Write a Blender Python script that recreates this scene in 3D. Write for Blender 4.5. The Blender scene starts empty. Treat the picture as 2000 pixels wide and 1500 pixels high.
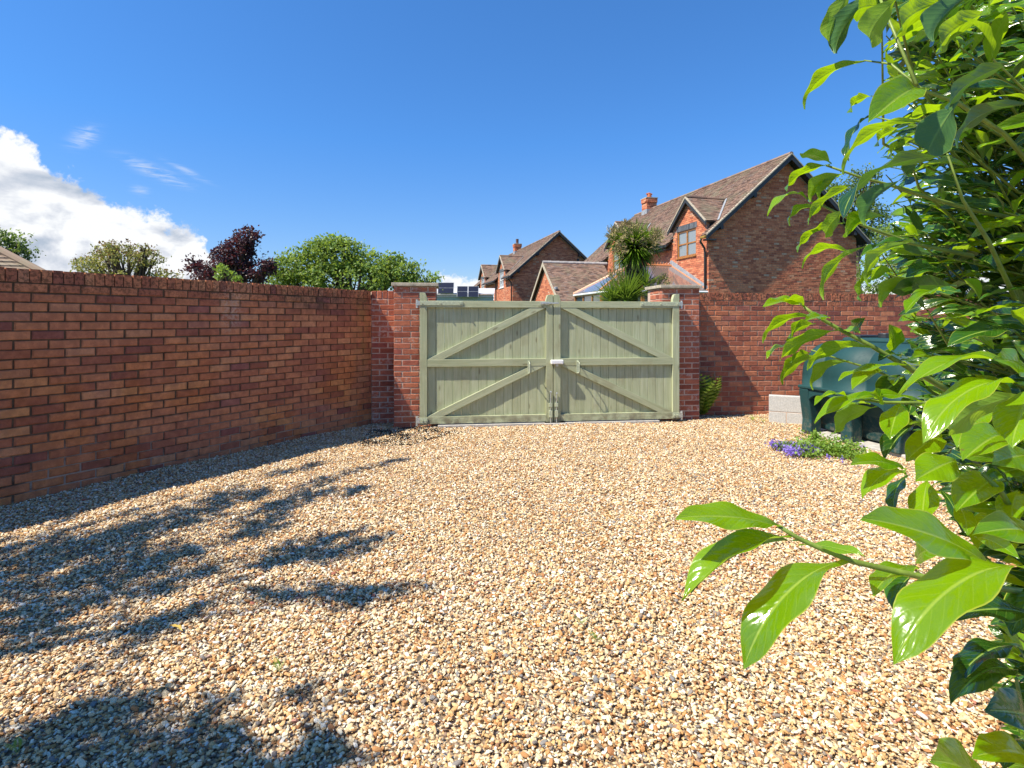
import bpy, math, random
import numpy as np
from mathutils import Vector, Matrix, Euler

R = math.radians
rng = np.random.default_rng(7)
random.seed(7)
scene = bpy.context.scene
col = scene.collection

# ------------------------------------------------------------------ camera, world, sun, exposure
F = 1093.0            # focal length in photograph pixels (photograph 2000 px wide)
EYE = 1.40            # eye height
HOR = 626.0           # horizon row of the photograph
cam_d = bpy.data.cameras.new('camera'); cam = bpy.data.objects.new('camera', cam_d); col.objects.link(cam)
cam.location = (0, 0, EYE); cam.rotation_euler = (R(90), 0, 0)
cam_d.sensor_width = 36.0; cam_d.lens = F / 2000 * 36.0
cam_d.shift_y = -(750 - HOR) / 2000
cam_d.clip_start = 0.05; cam_d.clip_end = 2000
scene.camera = cam

SUN = Vector((0.638, 0.300, -1.0)).normalized()     # direction the sunlight travels
ELEV = math.asin(-SUN.z); AZ = math.atan2(-SUN.x, -SUN.y)
world = bpy.data.worlds.new('World'); scene.world = world; world.use_nodes = True
sun_d = bpy.data.lights.new('sun', 'SUN'); sun = bpy.data.objects.new('sun', sun_d); col.objects.link(sun)
sun_d.energy = 4.9; sun_d.angle = R(0.53); sun_d.color = (1.0, 0.92, 0.77)
sun.rotation_euler = SUN.to_track_quat('-Z', 'Y').to_euler()
vs = scene.view_settings
vs.view_transform = 'Standard'; vs.look = 'None'; vs.gamma = 1; vs.use_curve_mapping = False; vs.exposure = 0.86
scene.cycles.max_bounces = 8; scene.cycles.transparent_max_bounces = 8

# ------------------------------------------------------------------ node helpers
class NT:
    def __init__(s, nt): s.nt = nt; s.n = nt.nodes; s.l = nt.links
    def new(s, t, **k):
        n = s.n.new(t)
        for a, v in k.items(): setattr(n, a, v)
        return n
    def put(s, sock, v):
        if isinstance(v, bpy.types.NodeSocket): s.l.new(v, sock)
        else:
            try: sock.default_value = v
            except Exception: sock.default_value = (*v, 1.0)
    def math(s, op, a, b=0.0, c=0.0, clamp=False):
        n = s.new('ShaderNodeMath', operation=op, use_clamp=clamp)
        s.put(n.inputs[0], a); s.put(n.inputs[1], b); s.put(n.inputs[2], c); return n.outputs[0]
    def mix(s, f, a, b, blend='MIX'):
        n = s.new('ShaderNodeMix', data_type='RGBA', blend_type=blend)
        s.put(n.inputs[0], f); s.put(n.inputs[6], a); s.put(n.inputs[7], b); return n.outputs[2]
    def ramp(s, f, stops, interp='LINEAR'):
        n = s.new('ShaderNodeValToRGB'); e = n.color_ramp.elements; n.color_ramp.interpolation = interp
        while len(e) < len(stops): e.new(0.5)
        for el, (p, c) in zip(e, stops):
            el.position = p; el.color = (*c, 1) if len(c) == 3 else c
        s.put(n.inputs[0], f); return n.outputs[0]
    def noise(s, vec, scale, detail=4, rough=0.55, dist=0.0):
        n = s.new('ShaderNodeTexNoise'); s.put(n.inputs['Vector'], vec); n.inputs['Scale'].default_value = scale
        n.inputs['Detail'].default_value = detail; n.inputs['Roughness'].default_value = rough
        n.inputs['Distortion'].default_value = dist; return n.outputs[0]
    def smooth(s, v, a, b, lo=0.0, hi=1.0):
        n = s.new('ShaderNodeMapRange', interpolation_type='SMOOTHSTEP'); s.put(n.inputs[0], v)
        n.inputs[1].default_value = a; n.inputs[2].default_value = b; n.inputs[3].default_value = lo; n.inputs[4].default_value = hi
        return n.outputs[0]
    def vmul(s, v, k):
        n = s.new('ShaderNodeVectorMath', operation='MULTIPLY'); s.put(n.inputs[0], v); n.inputs[1].default_value = k; return n.outputs[0]
    def vadd(s, v, k):
        n = s.new('ShaderNodeVectorMath', operation='ADD'); s.put(n.inputs[0], v); n.inputs[1].default_value = k; return n.outputs[0]
    def sep(s, v):
        n = s.new('ShaderNodeSeparateXYZ'); s.put(n.inputs[0], v); return n.outputs
    def bump(s, h, strength=0.4, dist=0.01):
        n = s.new('ShaderNodeBump'); n.inputs['Strength'].default_value = strength; n.inputs['Distance'].default_value = dist
        s.put(n.inputs['Height'], h); return n.outputs[0]

def pos(t): return t.new('ShaderNodeNewGeometry').outputs['Position']
def rnd_val(t, seed=0.0):
    """0..1 per object and per joined piece"""
    a = t.new('ShaderNodeAttribute', attribute_name='rnd').outputs['Fac']
    o = t.new('ShaderNodeObjectInfo').outputs['Random']
    return t.math('FRACT', t.math('ADD', t.math('ADD', a, o), seed))

MATS = {}
def new_mat(name):
    m = bpy.data.materials.new(name); m.use_nodes = True; m.node_tree.nodes.clear()
    t = NT(m.node_tree); MATS[name] = m; return m, t
def finish(t, shader):
    o = t.new('ShaderNodeOutputMaterial'); t.l.new(shader, o.inputs[0])
def principled(t, color, rough=0.7, spec=0.5, metal=0.0, normal=None, coat=0.0, trans=0.0):
    p = t.new('ShaderNodeBsdfPrincipled')
    t.put(p.inputs['Base Color'], color); t.put(p.inputs['Roughness'], rough)
    t.put(p.inputs['Specular IOR Level'], spec); t.put(p.inputs['Metallic'], metal)
    p.inputs['Coat Weight'].default_value = coat
    p.inputs['Transmission Weight'].default_value = trans
    if normal is not None: t.l.new(normal, p.inputs['Normal'])
    return p.outputs[0]

def simple_mat(name, c, rough=0.6, var=0.15, scale=20, metal=0.0, spec=0.5, bump=0.2, bdist=0.002, coat=0):
    m, t = new_mat(name)
    P = pos(t); n = t.noise(P, scale, 5)
    dark = tuple(x * (1 - var) for x in c); lite = tuple(min(1, x * (1 + var)) for x in c)
    cc = t.ramp(n, [(0.3, dark), (0.7, lite)])
    finish(t, principled(t, cc, rough, spec, metal, t.bump(t.noise(P, scale * 6, 3), bump, bdist), coat))
    return m

# ------------------------------------------------------------------ sky
def build_world():
    t = NT(world.node_tree); t.n.clear()
    sky = t.new('ShaderNodeTexSky', sky_type='NISHITA'); sky.sun_disc = False
    sky.sun_elevation = ELEV; sky.sun_rotation = AZ % (2 * math.pi)
    sky.air_density = 1.0; sky.dust_density = 0.15; sky.ozone_density = 4.0; sky.altitude = 60
    d = t.new('ShaderNodeTexCoord').outputs['Generated']
    x, y, z = t.sep(d)
    # deep polarised blue overhead, softer and less green towards the horizon
    hz = t.ramp(z, [(0.0, (0.62, 0.58, 0.64)), (0.10, (0.48, 0.60, 0.78)), (0.30, (0.36, 0.68, 0.98)), (0.6, (0.38, 0.74, 1.05))])
    skyc = t.mix(1.0, sky.outputs[0], hz, 'MULTIPLY')
    az = t.math('MULTIPLY', t.math('ARCTAN2', x, y), 57.2958)
    el = t.math('MULTIPLY', t.math('ARCSINE', z), 57.2958)
    # height of the cloud bank by azimuth
    env = t.new('ShaderNodeFloatCurve')
    c = env.mapping.curves[0]
    pts = [(-180, 5), (-120, 6), (-75, 12), (-50, 15), (-43.5, 14.8), (-41, 13.6), (-39.6, 12.0), (-38.4, 11.9), (-36.4, 10.0), (-34.6, 9.8), (-31.5, 8.6), (-28.5, 6.8), (-26, 4.6),
           (-22, 1.0), (-12, 2.6), (-7.5, 4.9), (-5, 4.5), (-1, 4.4), (3, 2.0), (20, 1.5), (45, 5), (90, 7), (180, 5)]
    for i, (a, e) in enumerate(pts):
        p = ((a + 180) / 360, e / 30)
        if i == 0: c.points[0].location = p
        elif i == len(pts) - 1: c.points[1].location = p
        else: c.points.new(*p)
    for p in c.points: p.handle_type = 'VECTOR'
    env.mapping.update()
    t.put(env.inputs['Value'], t.math('DIVIDE', t.math('ADD', az, 180.0), 360.0))
    E = t.math('MULTIPLY', env.outputs[0], 30.0)
    n1 = t.noise(t.vmul(d, (1, 1, 1.1)), 11.0, 10, 0.60, 0.2)
    n2 = t.noise(t.vmul(d, (1, 1, 1.1)), 38.0, 8, 0.66, 0.3)
    wob = t.math('ADD', t.math('MULTIPLY', t.math('SUBTRACT', n1, 0.5), 6.5), t.math('MULTIPLY', t.math('SUBTRACT', n2, 0.5), 3.6))
    h = t.math('ADD', t.math('SUBTRACT', E, el), wob)
    dens = t.smooth(h, -0.15, 0.8)
    # relief of the cloud: sunlit tops, grey-blue hollows
    nA = t.noise(t.vmul(d, (1, 1, 1.5)), 8.0, 7, 0.55, 0.3)
    nB = t.noise(t.vmul(t.vadd(d, (-0.012, 0.0, 0.018)), (1, 1, 1.5)), 8.0, 7, 0.55, 0.3)
    rel = t.math('MULTIPLY', t.math('SUBTRACT', nA, nB), 5.0)
    depth = t.smooth(h, 0.5, 6.5)
    li = t.math('ADD', t.math('SUBTRACT', 1.0, t.math('MULTIPLY', depth, 0.42)), t.math('ADD', rel, t.math('MULTIPLY', t.math('SUBTRACT', nA, 0.5), -1.6)))
    cc = t.ramp(li, [(0.10, (2.4, 2.8, 3.4)), (0.5, (3.7, 3.9, 4.3)), (0.85, (5.0, 5.1, 5.2))])
    # thin high wisps
    def blob(a0, e0, ra, re_, slope=0.0):
        da = t.math('SUBTRACT', az, a0)
        de = t.math('SUBTRACT', t.math('SUBTRACT', el, e0), t.math('MULTIPLY', da, slope))
        q = t.math('ADD', t.math('POWER', t.math('DIVIDE', da, ra), 2.0), t.math('POWER', t.math('DIVIDE', de, re_), 2.0))
        return t.math('EXPONENT', t.math('MULTIPLY', q, -1.0))
    w = t.math('ADD', t.math('ADD', blob(-32.5, 12.6, 1.9, 0.45, -0.32), t.math('MULTIPLY', blob(-30.2, 13.0, 1.4, 0.25, -0.4), 0.6)),
               t.math('ADD', blob(-37.4, 14.6, 0.8, 0.6, 0.5), t.math('ADD', blob(-33.6, 10.9, 0.5, 0.3), 0.0)))
    ws = t.noise(t.vmul(t.vadd(d, (3, 1, 0)), (9, 9, 60)), 2.2, 6, 0.6, 1.4)
    wisp = t.math('MULTIPLY', t.math('MULTIPLY', w, t.smooth(ws, 0.34, 0.72)), 0.75, clamp=True)
    k = t.math('MAXIMUM', t.math('MULTIPLY', dens, t.smooth(el, -1.0, 0.5)), wisp)
    cm = t.mix(wisp, cc, (3.3, 3.8, 4.5))
    out = t.mix(k, skyc, cm)
    bg = t.new('ShaderNodeBackground'); t.l.new(out, bg.inputs[0]); bg.inputs[1].default_value = 0.11
    o = t.new('ShaderNodeOutputWorld'); t.l.new(bg.outputs[0], o.inputs[0])
build_world()

# ------------------------------------------------------------------ mesh helpers
class MB:
    def __init__(s): s.v = []; s.f = []; s.r = []; s.uv = []; s.nv = 0; s.use_uv = False
    def add(s, verts, faces, rnd=0.0, uv=None):
        verts = np.asarray(verts, float).reshape(-1, 3); b = s.nv
        s.v.append(verts); s.nv += len(verts)
        s.f.extend([tuple(i + b for i in f) for f in faces]); s.r.extend([rnd] * len(faces))
        if uv is not None: s.use_uv = True; s.uv.append(np.asarray(uv, float))
        elif s.use_uv: s.uv.append(np.zeros((len(verts), 2)))
        return s
    def box(s, a, b, rnd=0.0, jit=0.0):
        (x0, y0, z0), (x1, y1, z1) = a, b
        v = np.array([[x0,y0,z0],[x1,y0,z0],[x1,y1,z0],[x0,y1,z0],[x0,y0,z1],[x1,y0,z1],[x1,y1,z1],[x0,y1,z1]], float)
        if jit: v += rng.uniform(-jit, jit, v.shape)
        return s.add(v, BOXF, rnd)
    def prism(s, poly, axis, a, b, rnd=0.0):
        """poly: 2d points in the two other axes, extruded a..b along axis"""
        n = len(poly); o = [i for i in range(3) if i != axis]
        v = np.zeros((2 * n, 3))
        for k, w in enumerate((a, b)):
            for i, p in enumerate(poly):
                v[k*n+i, o[0]] = p[0]; v[k*n+i, o[1]] = p[1]; v[k*n+i, axis] = w
        fs = [tuple(range(n))[::-1], tuple(range(n, 2*n))] + [(i, (i+1) % n, n+(i+1) % n, n+i) for i in range(n)]
        return s.add(v, fs, rnd)
    def tube(s, pts, rad, seg=8, rnd=0.0, cap=True):
        pts = [Vector(p) for p in pts]
        if not hasattr(rad, '__len__'): rad = [rad] * len(pts)
        vs_, fs = [], []; up = Vector((0, 0, 1)); prev = None
        for i, p in enumerate(pts):
            d = (pts[min(i+1, len(pts)-1)] - pts[max(i-1, 0)]).normalized()
            a = d.cross(up) if prev is None else prev - d * prev.dot(d)
            if a.length < 1e-3: a = d.cross(Vector((1, 0, 0)))
            a.normalize(); prev = a; b = d.cross(a)
            for k in range(seg):
                q = 2 * math.pi * k / seg
                vs_.append(p + (a * math.cos(q) + b * math.sin(q)) * rad[i])
        for i in range(len(pts)-1):
            for k in range(seg):
                k2 = (k+1) % seg
                fs.append((i*seg+k, i*seg+k2, (i+1)*seg+k2, (i+1)*seg+k))
        if cap:
            fs.append(tuple(range(seg))[::-1]); fs.append(tuple(range((len(pts)-1)*seg, len(pts)*seg)))
        return s.add([tuple(v) for v in vs_], fs, rnd)
    def xform(s, M):
        M = np.array(M)
        s.v = [v @ M[:3, :3].T + M[:3, 3] for v in s.v]; return s
    def mesh(s, name, smooth=False):
        me = bpy.data.meshes.new(name)
        V = np.concatenate(s.v) if s.v else np.zeros((0, 3))
        me.from_pydata(V.tolist(), [], s.f)
        if any(s.r):
            at = me.attributes.new('rnd', 'FLOAT', 'FACE'); at.data.foreach_set('value', np.array(s.r, np.float32))
        if s.use_uv:
            U = np.concatenate(s.uv); li = np.zeros(len(me.loops), np.int32); me.loops.foreach_get('vertex_index', li)
            ul = me.uv_layers.new(name='UVMap'); ul.data.foreach_set('uv', U[li].astype(np.float32).ravel())
        if smooth: me.polygons.foreach_set('use_smooth', np.ones(len(me.polygons), bool))
        me.update(); return me
BOXF = [(0,3,2,1),(4,5,6,7),(0,1,5,4),(1,2,6,5),(2,3,7,6),(3,0,4,7)]

def link(name, me, m=None, parent=None, loc=None, rot=None, scale=None):
    o = bpy.data.objects.new(name, me); col.objects.link(o)
    if m is not None and me is not None and not me.materials: me.materials.append(m)
    if parent is not None: o.parent = parent
    if loc is not None: o.location = loc
    if rot is not None: o.rotation_euler = rot
    if scale is not None: o.scale = scale
    return o
def part(name, mb, m, parent=None, smooth=False, bevel=0.0, kind=None, label=None):
    o = link(name, mb.mesh(name, smooth), m, parent)
    if bevel:
        b = o.modifiers.new('bevel', 'BEVEL'); b.width = bevel; b.segments = 2; b.limit_method = 'ANGLE'; b.harden_normals = False
    if kind: o['kind'] = kind
    if label: o['label'] = label
    return o
def tag(o, label=None, cat=None, group=None, kind=None):
    if label: o['label'] = label
    if cat: o['category'] = cat
    if group: o['group'] = group
    if kind: o['kind'] = kind
    return o
def thing(name, label, cat, loc=(0,0,0), rz=0.0, group=None):
    o = bpy.data.objects.new(name, None); col.objects.link(o); o.location = loc; o.rotation_euler = (0, 0, rz)
    o.empty_display_size = 0.2
    return tag(o, label, cat, group)
def at(x, y, D):
    return Vector(((x - 1000) / F * D, D, EYE - (y - HOR) / F * D))
def topx(p): return (1000 + p[0] / p[1] * F, HOR - (p[2] - EYE) / p[1] * F)

# ------------------------------------------------------------------ materials
def mat_brick(name, stops, stain=None, rough=0.9, efflo=0.0, moss=0.0, bump=0.5, ochre=0.0):
    m, t = new_mat(name); P = pos(t); r = rnd_val(t)
    c = t.ramp(r, stops)
    tc = t.new('ShaderNodeTexCoord').outputs['Object']
    n1 = t.noise(P, 14, 5, 0.65); n2 = t.noise(P, 130, 4, 0.7)
    c = t.mix(t.smooth(n1, 0.35, 0.75), t.mix(1.0, c, (0.78, 0.74, 0.74), 'MULTIPLY'), t.mix(1.0, c, (1.16, 1.12, 1.05), 'MULTIPLY'))
    c = t.mix(t.smooth(n2, 0.56, 0.72, 0, 0.55), c, t.mix(1.0, c, (0.5, 0.45, 0.45), 'MULTIPLY'))
    if efflo:
        r2 = rnd_val(t, 0.37)
        e = t.math('MULTIPLY', t.smooth(t.noise(P, 26, 5, 0.7), 0.48, 0.66), t.smooth(r2, 1 - efflo, 1 - efflo * 0.5))
        c = t.mix(t.math('MULTIPLY', e, 0.62), c, (0.52, 0.44, 0.40))
    x, y, z = t.sep(P)
    if ochre:
        o = t.math('MULTIPLY', t.smooth(t.noise(P, 1.3, 4), 0.42, 0.62), t.smooth(z, 1.5, 0.7))
        c = t.mix(t.math('MULTIPLY', o, ochre), c, t.mix(1.0, c, (1.12, 1.0, 0.55), 'MULTIPLY'))
    if stain: c = stain(t, c, P)
    if moss:
        g = t.math('MULTIPLY', t.smooth(t.noise(P, 38, 5, 0.7), 0.47, 0.57), t.smooth(z, 1.50, 1.74))
        c = t.mix(t.math('MULTIPLY', g, moss), c, (0.03, 0.028, 0.018))
    h = t.math('ADD', t.noise(P, 90, 6, 0.7), t.math('MULTIPLY', t.noise(P, 22, 3), 0.6))
    finish(t, principled(t, c, rough, 0.25, 0, t.bump(h, bump, 0.006)))
    return m

def stain_left(t, c, P):
    """efflorescence streak and the dark and yellowish stains near the corner"""
    x, y, z = t.sep(P)
    def bl(px, py, D, rx, rz):
        q = at(px, py, D)
        a = t.math('POWER', t.math('DIVIDE', t.math('SUBTRACT', y, q.y), rx), 2.0)
        b = t.math('POWER', t.math('DIVIDE', t.math('SUBTRACT', z, q.z), rz), 2.0)
        return t.math('EXPONENT', t.math('MULTIPLY', t.math('ADD', a, b), -1.0))
    n = t.noise(P, 30, 5, 0.7)
    w = t.math('MULTIPLY', bl(502, 605, 5.9, 0.10, 0.22), t.smooth(n, 0.38, 0.6))
    c = t.mix(t.math('MULTIPLY', w, 0.8), c, (0.50, 0.36, 0.28))
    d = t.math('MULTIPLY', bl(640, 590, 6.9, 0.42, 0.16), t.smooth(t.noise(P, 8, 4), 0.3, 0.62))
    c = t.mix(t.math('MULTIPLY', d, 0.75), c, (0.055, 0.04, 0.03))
    g = t.math('MULTIPLY', bl(712, 640, 7.55, 0.14, 0.7), t.smooth(t.noise(P, 10, 4), 0.3, 0.6))
    return t.mix(t.math('MULTIPLY', g, 0.6), c, (0.26, 0.19, 0.06))

M_brick_left = mat_brick('brick_weathered_orange', [(0, (0.28, 0.105, 0.085)), (0.10, (0.38, 0.140, 0.085)), (0.4, (0.50, 0.200, 0.108)), (0.75, (0.55, 0.230, 0.118)), (0.95, (0.58, 0.28, 0.15)), (1, (0.33, 0.13, 0.11))],
                         stain=stain_left, moss=0.6, ochre=0.6, bump=0.9)
M_brick_right = mat_brick('brick_weathered_red', [(0, (0.24, 0.085, 0.065)), (0.3, (0.36, 0.125, 0.075)), (0.6, (0.46, 0.165, 0.090)), (0.9, (0.52, 0.22, 0.12)), (1, (0.32, 0.12, 0.095))], moss=0.8, bump=0.7)
M_brick_pier = mat_brick('brick_smooth_red', [(0, (0.27, 0.085, 0.056)), (0.35, (0.40, 0.13, 0.074)), (0.75, (0.48, 0.17, 0.098)), (1, (0.34, 0.105, 0.078))], efflo=0.42, bump=0.25)
M_brick_house = mat_brick('brick_house_mixed', [(0, (0.34, 0.11, 0.070)), (0.2, (0.48, 0.16, 0.088)), (0.55, (0.60, 0.215, 0.115)), (0.93, (0.66, 0.29, 0.16)), (0.98, (0.58, 0.40, 0.29)), (1, (0.36, 0.13, 0.09))], bump=0.3)
M_mortar_dark = simple_mat('mortar_weathered', (0.120, 0.078, 0.048), 0.95, 0.35, 9, bump=0.6, bdist=0.004)
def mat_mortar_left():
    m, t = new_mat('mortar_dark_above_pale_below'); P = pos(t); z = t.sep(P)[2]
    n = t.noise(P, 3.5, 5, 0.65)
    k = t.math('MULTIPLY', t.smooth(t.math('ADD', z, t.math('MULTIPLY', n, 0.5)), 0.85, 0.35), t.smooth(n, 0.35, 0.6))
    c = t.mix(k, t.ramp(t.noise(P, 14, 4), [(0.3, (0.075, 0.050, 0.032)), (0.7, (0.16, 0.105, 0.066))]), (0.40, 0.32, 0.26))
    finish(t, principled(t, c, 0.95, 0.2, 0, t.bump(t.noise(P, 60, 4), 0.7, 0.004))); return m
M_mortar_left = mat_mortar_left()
M_mortar_mid = simple_mat('mortar_brownish', (0.30, 0.20, 0.14), 0.95, 0.3, 9, bump=0.6, bdist=0.004)
M_mortar_light = simple_mat('mortar_pale', (0.50, 0.37, 0.29), 0.95, 0.15, 30, bump=0.5, bdist=0.003)
M_mortar_house = simple_mat('mortar_house', (0.33, 0.20, 0.14), 0.95, 0.2, 30)
M_cap = simple_mat('sandstone_cap', (0.40, 0.35, 0.27), 0.9, 0.3, 14, bump=0.5)
M_concrete = simple_mat('concrete', (0.40, 0.38, 0.35), 0.9, 0.25, 18, bump=0.5, bdist=0.003)
M_block = simple_mat('concrete_block_grey', (0.47, 0.46, 0.44), 0.95, 0.18, 60, bump=0.8, bdist=0.003)
M_black = simple_mat('black_paint', (0.025, 0.028, 0.032), 0.45, 0.2)
M_lead = simple_mat('lead_flashing', (0.27, 0.29, 0.32), 0.5, 0.25, 6)
M_oak = simple_mat('golden_oak_frame', (0.33, 0.135, 0.030), 0.4, 0.3, 12)
M_white = simple_mat('white_upvc', (0.80, 0.80, 0.80), 0.35, 0.04)
M_copper = simple_mat('conservatory_bar', (0.50, 0.20, 0.085), 0.4, 0.15)
M_gutter_y = simple_mat('lichen_gutter', (0.30, 0.18, 0.03), 0.7, 0.4, 4)
M_bark = simple_mat('bark', (0.085, 0.065, 0.05), 0.95, 0.4, 25, bump=0.8, bdist=0.01)
M_steel = simple_mat('galvanised_steel', (0.50, 0.52, 0.50), 0.45, 0.2, 40, metal=0.6)
M_plastic_black = simple_mat('black_plastic_grid', (0.02, 0.02, 0.02), 0.6, 0.2)
M_blue_brick = mat_brick('brick_blue_grey', [(0, (0.07, 0.085, 0.11)), (1, (0.15, 0.17, 0.20))], bump=0.2)

def mat_wood(name, axis):
    m, t = new_mat(name); tc = t.new('ShaderNodeTexCoord').outputs['Object']; r = rnd_val(t)
    off = t.math('MULTIPLY', r, 37.0)
    cmb = t.new('ShaderNodeCombineXYZ'); t.put(cmb.inputs[0], off); t.put(cmb.inputs[1], off); t.put(cmb.inputs[2], off)
    va = t.new('ShaderNodeVectorMath', operation='ADD'); t.l.new(tc, va.inputs[0]); t.l.new(cmb.outputs[0], va.inputs[1])
    sc = [26, 26, 26]; sc[axis] = 1.6
    g = t.noise(t.vmul(va.outputs[0], tuple(sc)), 1.6, 6, 0.55, 0.5)
    g2 = t.noise(t.vmul(va.outputs[0], tuple(v * 4 for v in sc)), 1.0, 3)
    c = t.ramp(g, [(0.2, (0.31, 0.345, 0.200)), (0.5, (0.400, 0.430, 0.270)), (0.78, (0.485, 0.510, 0.345))])
    c = t.mix(t.math('MULTIPLY', t.math('SUBTRACT', r, 0.5), 0.8), c, t.mix(1.0, c, (0.8, 0.78, 0.72), 'MULTIPLY'))
    # knots and the run of old stain
    kn = t.new('ShaderNodeTexVoronoi'); ks = [7, 7, 7]; ks[axis] = 2.4
    t.put(kn.inputs['Vector'], t.vmul(va.outputs[0], tuple(ks))); kn.inputs['Scale'].default_value = 1.0
    c = t.mix(t.smooth(kn.outputs['Distance'], 0.14, 0.05, 0, 0.6), c, (0.13, 0.11, 0.055))
    c = t.mix(t.smooth(t.noise(va.outputs[0], 3.2, 4), 0.52, 0.72, 0, 0.35), c, (0.25, 0.22, 0.12))
    z_ = t.sep(pos(t))[2]
    c = t.mix(t.math('MULTIPLY', t.smooth(z_, 0.22, 0.02), t.smooth(t.noise(va.outputs[0], 9, 5), 0.35, 0.65)), c, (0.16, 0.14, 0.09))
    finish(t, principled(t, c, 0.62, 0.35, 0, t.bump(t.math('ADD', g, t.math('MULTIPLY', g2, 0.4)), 0.35, 0.003)))
    return m
M_wood_z = mat_wood('sage_stained_timber_upright', 2)
M_wood_x = mat_wood('sage_stained_timber_level', 0)
M_hinge = simple_mat('sage_painted_steel', (0.42, 0.46, 0.32), 0.5, 0.2, 40, metal=0.0)

def mat_leaf(name, c0, c1, under, trans_c, trans=0.4, rough=0.3, veins=True, spec=0.6, coat=0.0):
    m, t = new_mat(name); r = rnd_val(t)
    c = t.mix(r, c0, c1); P = pos(t)
    c = t.mix(t.smooth(t.noise(P, 16, 4), 0.35, 0.7, 0, 0.5), c, t.mix(1.0, c, (0.72, 0.78, 0.7), 'MULTIPLY'))
    nrm = None
    if veins:
        uv = t.new('ShaderNodeUVMap').outputs[0]; u, v, _ = t.sep(uv)      # u along, v across -1..1
        av = t.math('ABSOLUTE', v)
        rib = t.smooth(av, 0.085, 0.02)
        ph = t.math('FRACT', t.math('SUBTRACT', t.math('MULTIPLY', u, 11.0), t.math('MULTIPLY', av, 2.3)))
        ph = t.math('ABSOLUTE', t.math('SUBTRACT', ph, 0.5))
        vein = t.math('MULTIPLY', t.smooth(ph, 0.07, 0.01), t.smooth(av, 0.97, 0.75))
        mk = t.math('MAXIMUM', rib, t.math('MULTIPLY', vein, 0.22))
        c = t.mix(t.math('MULTIPLY', mk, 0.75), c, (0.30, 0.42, 0.07))
        c = t.mix(t.smooth(av, 0.93, 0.985, 0, 0.7), c, (0.42, 0.42, 0.06))
        c = t.mix(t.math('MULTIPLY', t.smooth(t.noise(P, 85, 2), 0.72, 0.76), t.smooth(t.noise(P, 7, 2), 0.5, 0.62)), c, (0.16, 0.10, 0.03))
        hh = t.math('ADD', t.math('MULTIPLY', t.smooth(ph, 0.0, 0.3), 0.25), t.math('MULTIPLY', t.smooth(av, 0.0, 0.14), 0.8))
        hh = t.math('ADD', hh, t.math('MULTIPLY', t.noise(P, 55, 3), 1.1))
        nrm = t.bump(hh, 0.4, 0.0020)
    bf = t.new('ShaderNodeNewGeometry').outputs['Backfacing']
    c = t.mix(bf, c, t.mix(0.6, c, under))
    rr = t.math('ADD', t.math('MULTIPLY', bf, 0.3), rough)
    p = principled(t, c, rr, spec, 0, nrm, coat)
    tr = t.new('ShaderNodeBsdfTranslucent'); t.put(tr.inputs[0], t.mix(r, trans_c, tuple(x * 0.75 for x in trans_c)))
    if nrm is not None: t.l.new(nrm, tr.inputs[1])
    mx = t.new('ShaderNodeMixShader'); mx.inputs[0].default_value = trans
    t.l.new(p, mx.inputs[1]); t.l.new(tr.outputs[0], mx.inputs[2])
    finish(t, mx.outputs[0]); return m
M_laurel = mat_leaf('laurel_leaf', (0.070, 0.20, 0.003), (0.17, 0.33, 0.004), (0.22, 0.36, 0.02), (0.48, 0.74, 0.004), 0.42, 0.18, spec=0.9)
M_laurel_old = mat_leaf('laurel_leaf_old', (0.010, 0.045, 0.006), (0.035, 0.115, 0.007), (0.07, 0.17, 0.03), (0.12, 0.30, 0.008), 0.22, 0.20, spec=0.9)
M_twig = simple_mat('green_twig', (0.17, 0.24, 0.04), 0.5, 0.3, 40)
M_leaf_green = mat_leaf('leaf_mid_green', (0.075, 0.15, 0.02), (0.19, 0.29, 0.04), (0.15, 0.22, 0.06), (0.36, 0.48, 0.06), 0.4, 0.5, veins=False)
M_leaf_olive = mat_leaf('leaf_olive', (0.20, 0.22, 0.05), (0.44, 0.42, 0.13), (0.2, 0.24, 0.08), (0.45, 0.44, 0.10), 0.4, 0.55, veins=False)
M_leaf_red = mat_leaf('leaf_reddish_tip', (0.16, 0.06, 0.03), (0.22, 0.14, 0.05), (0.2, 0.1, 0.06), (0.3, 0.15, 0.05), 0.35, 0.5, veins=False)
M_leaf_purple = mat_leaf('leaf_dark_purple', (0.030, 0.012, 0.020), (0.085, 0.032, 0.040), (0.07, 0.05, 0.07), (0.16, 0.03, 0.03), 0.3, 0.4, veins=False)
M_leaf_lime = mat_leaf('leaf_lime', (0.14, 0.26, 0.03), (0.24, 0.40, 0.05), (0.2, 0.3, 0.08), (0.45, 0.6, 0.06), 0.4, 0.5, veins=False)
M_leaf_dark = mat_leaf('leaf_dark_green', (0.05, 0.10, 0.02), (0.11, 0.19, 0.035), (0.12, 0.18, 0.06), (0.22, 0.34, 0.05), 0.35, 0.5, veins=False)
M_blade = mat_leaf('strap_blade', (0.07, 0.16, 0.012), (0.22, 0.34, 0.03), (0.15, 0.22, 0.05), (0.28, 0.42, 0.04), 0.3, 0.35, veins=False)
M_straw = simple_mat('straw_seed_head', (0.36, 0.28, 0.13), 0.8, 0.4, 60)
M_dead = simple_mat('dead_leaf', (0.115, 0.085, 0.055), 0.9, 0.5, 40)
M_purple_fl = mat_leaf('purple_petal', (0.20, 0.12, 0.55), (0.34, 0.24, 0.72), (0.3, 0.2, 0.6), (0.4, 0.3, 0.8), 0.3, 0.6, veins=False)

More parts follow.
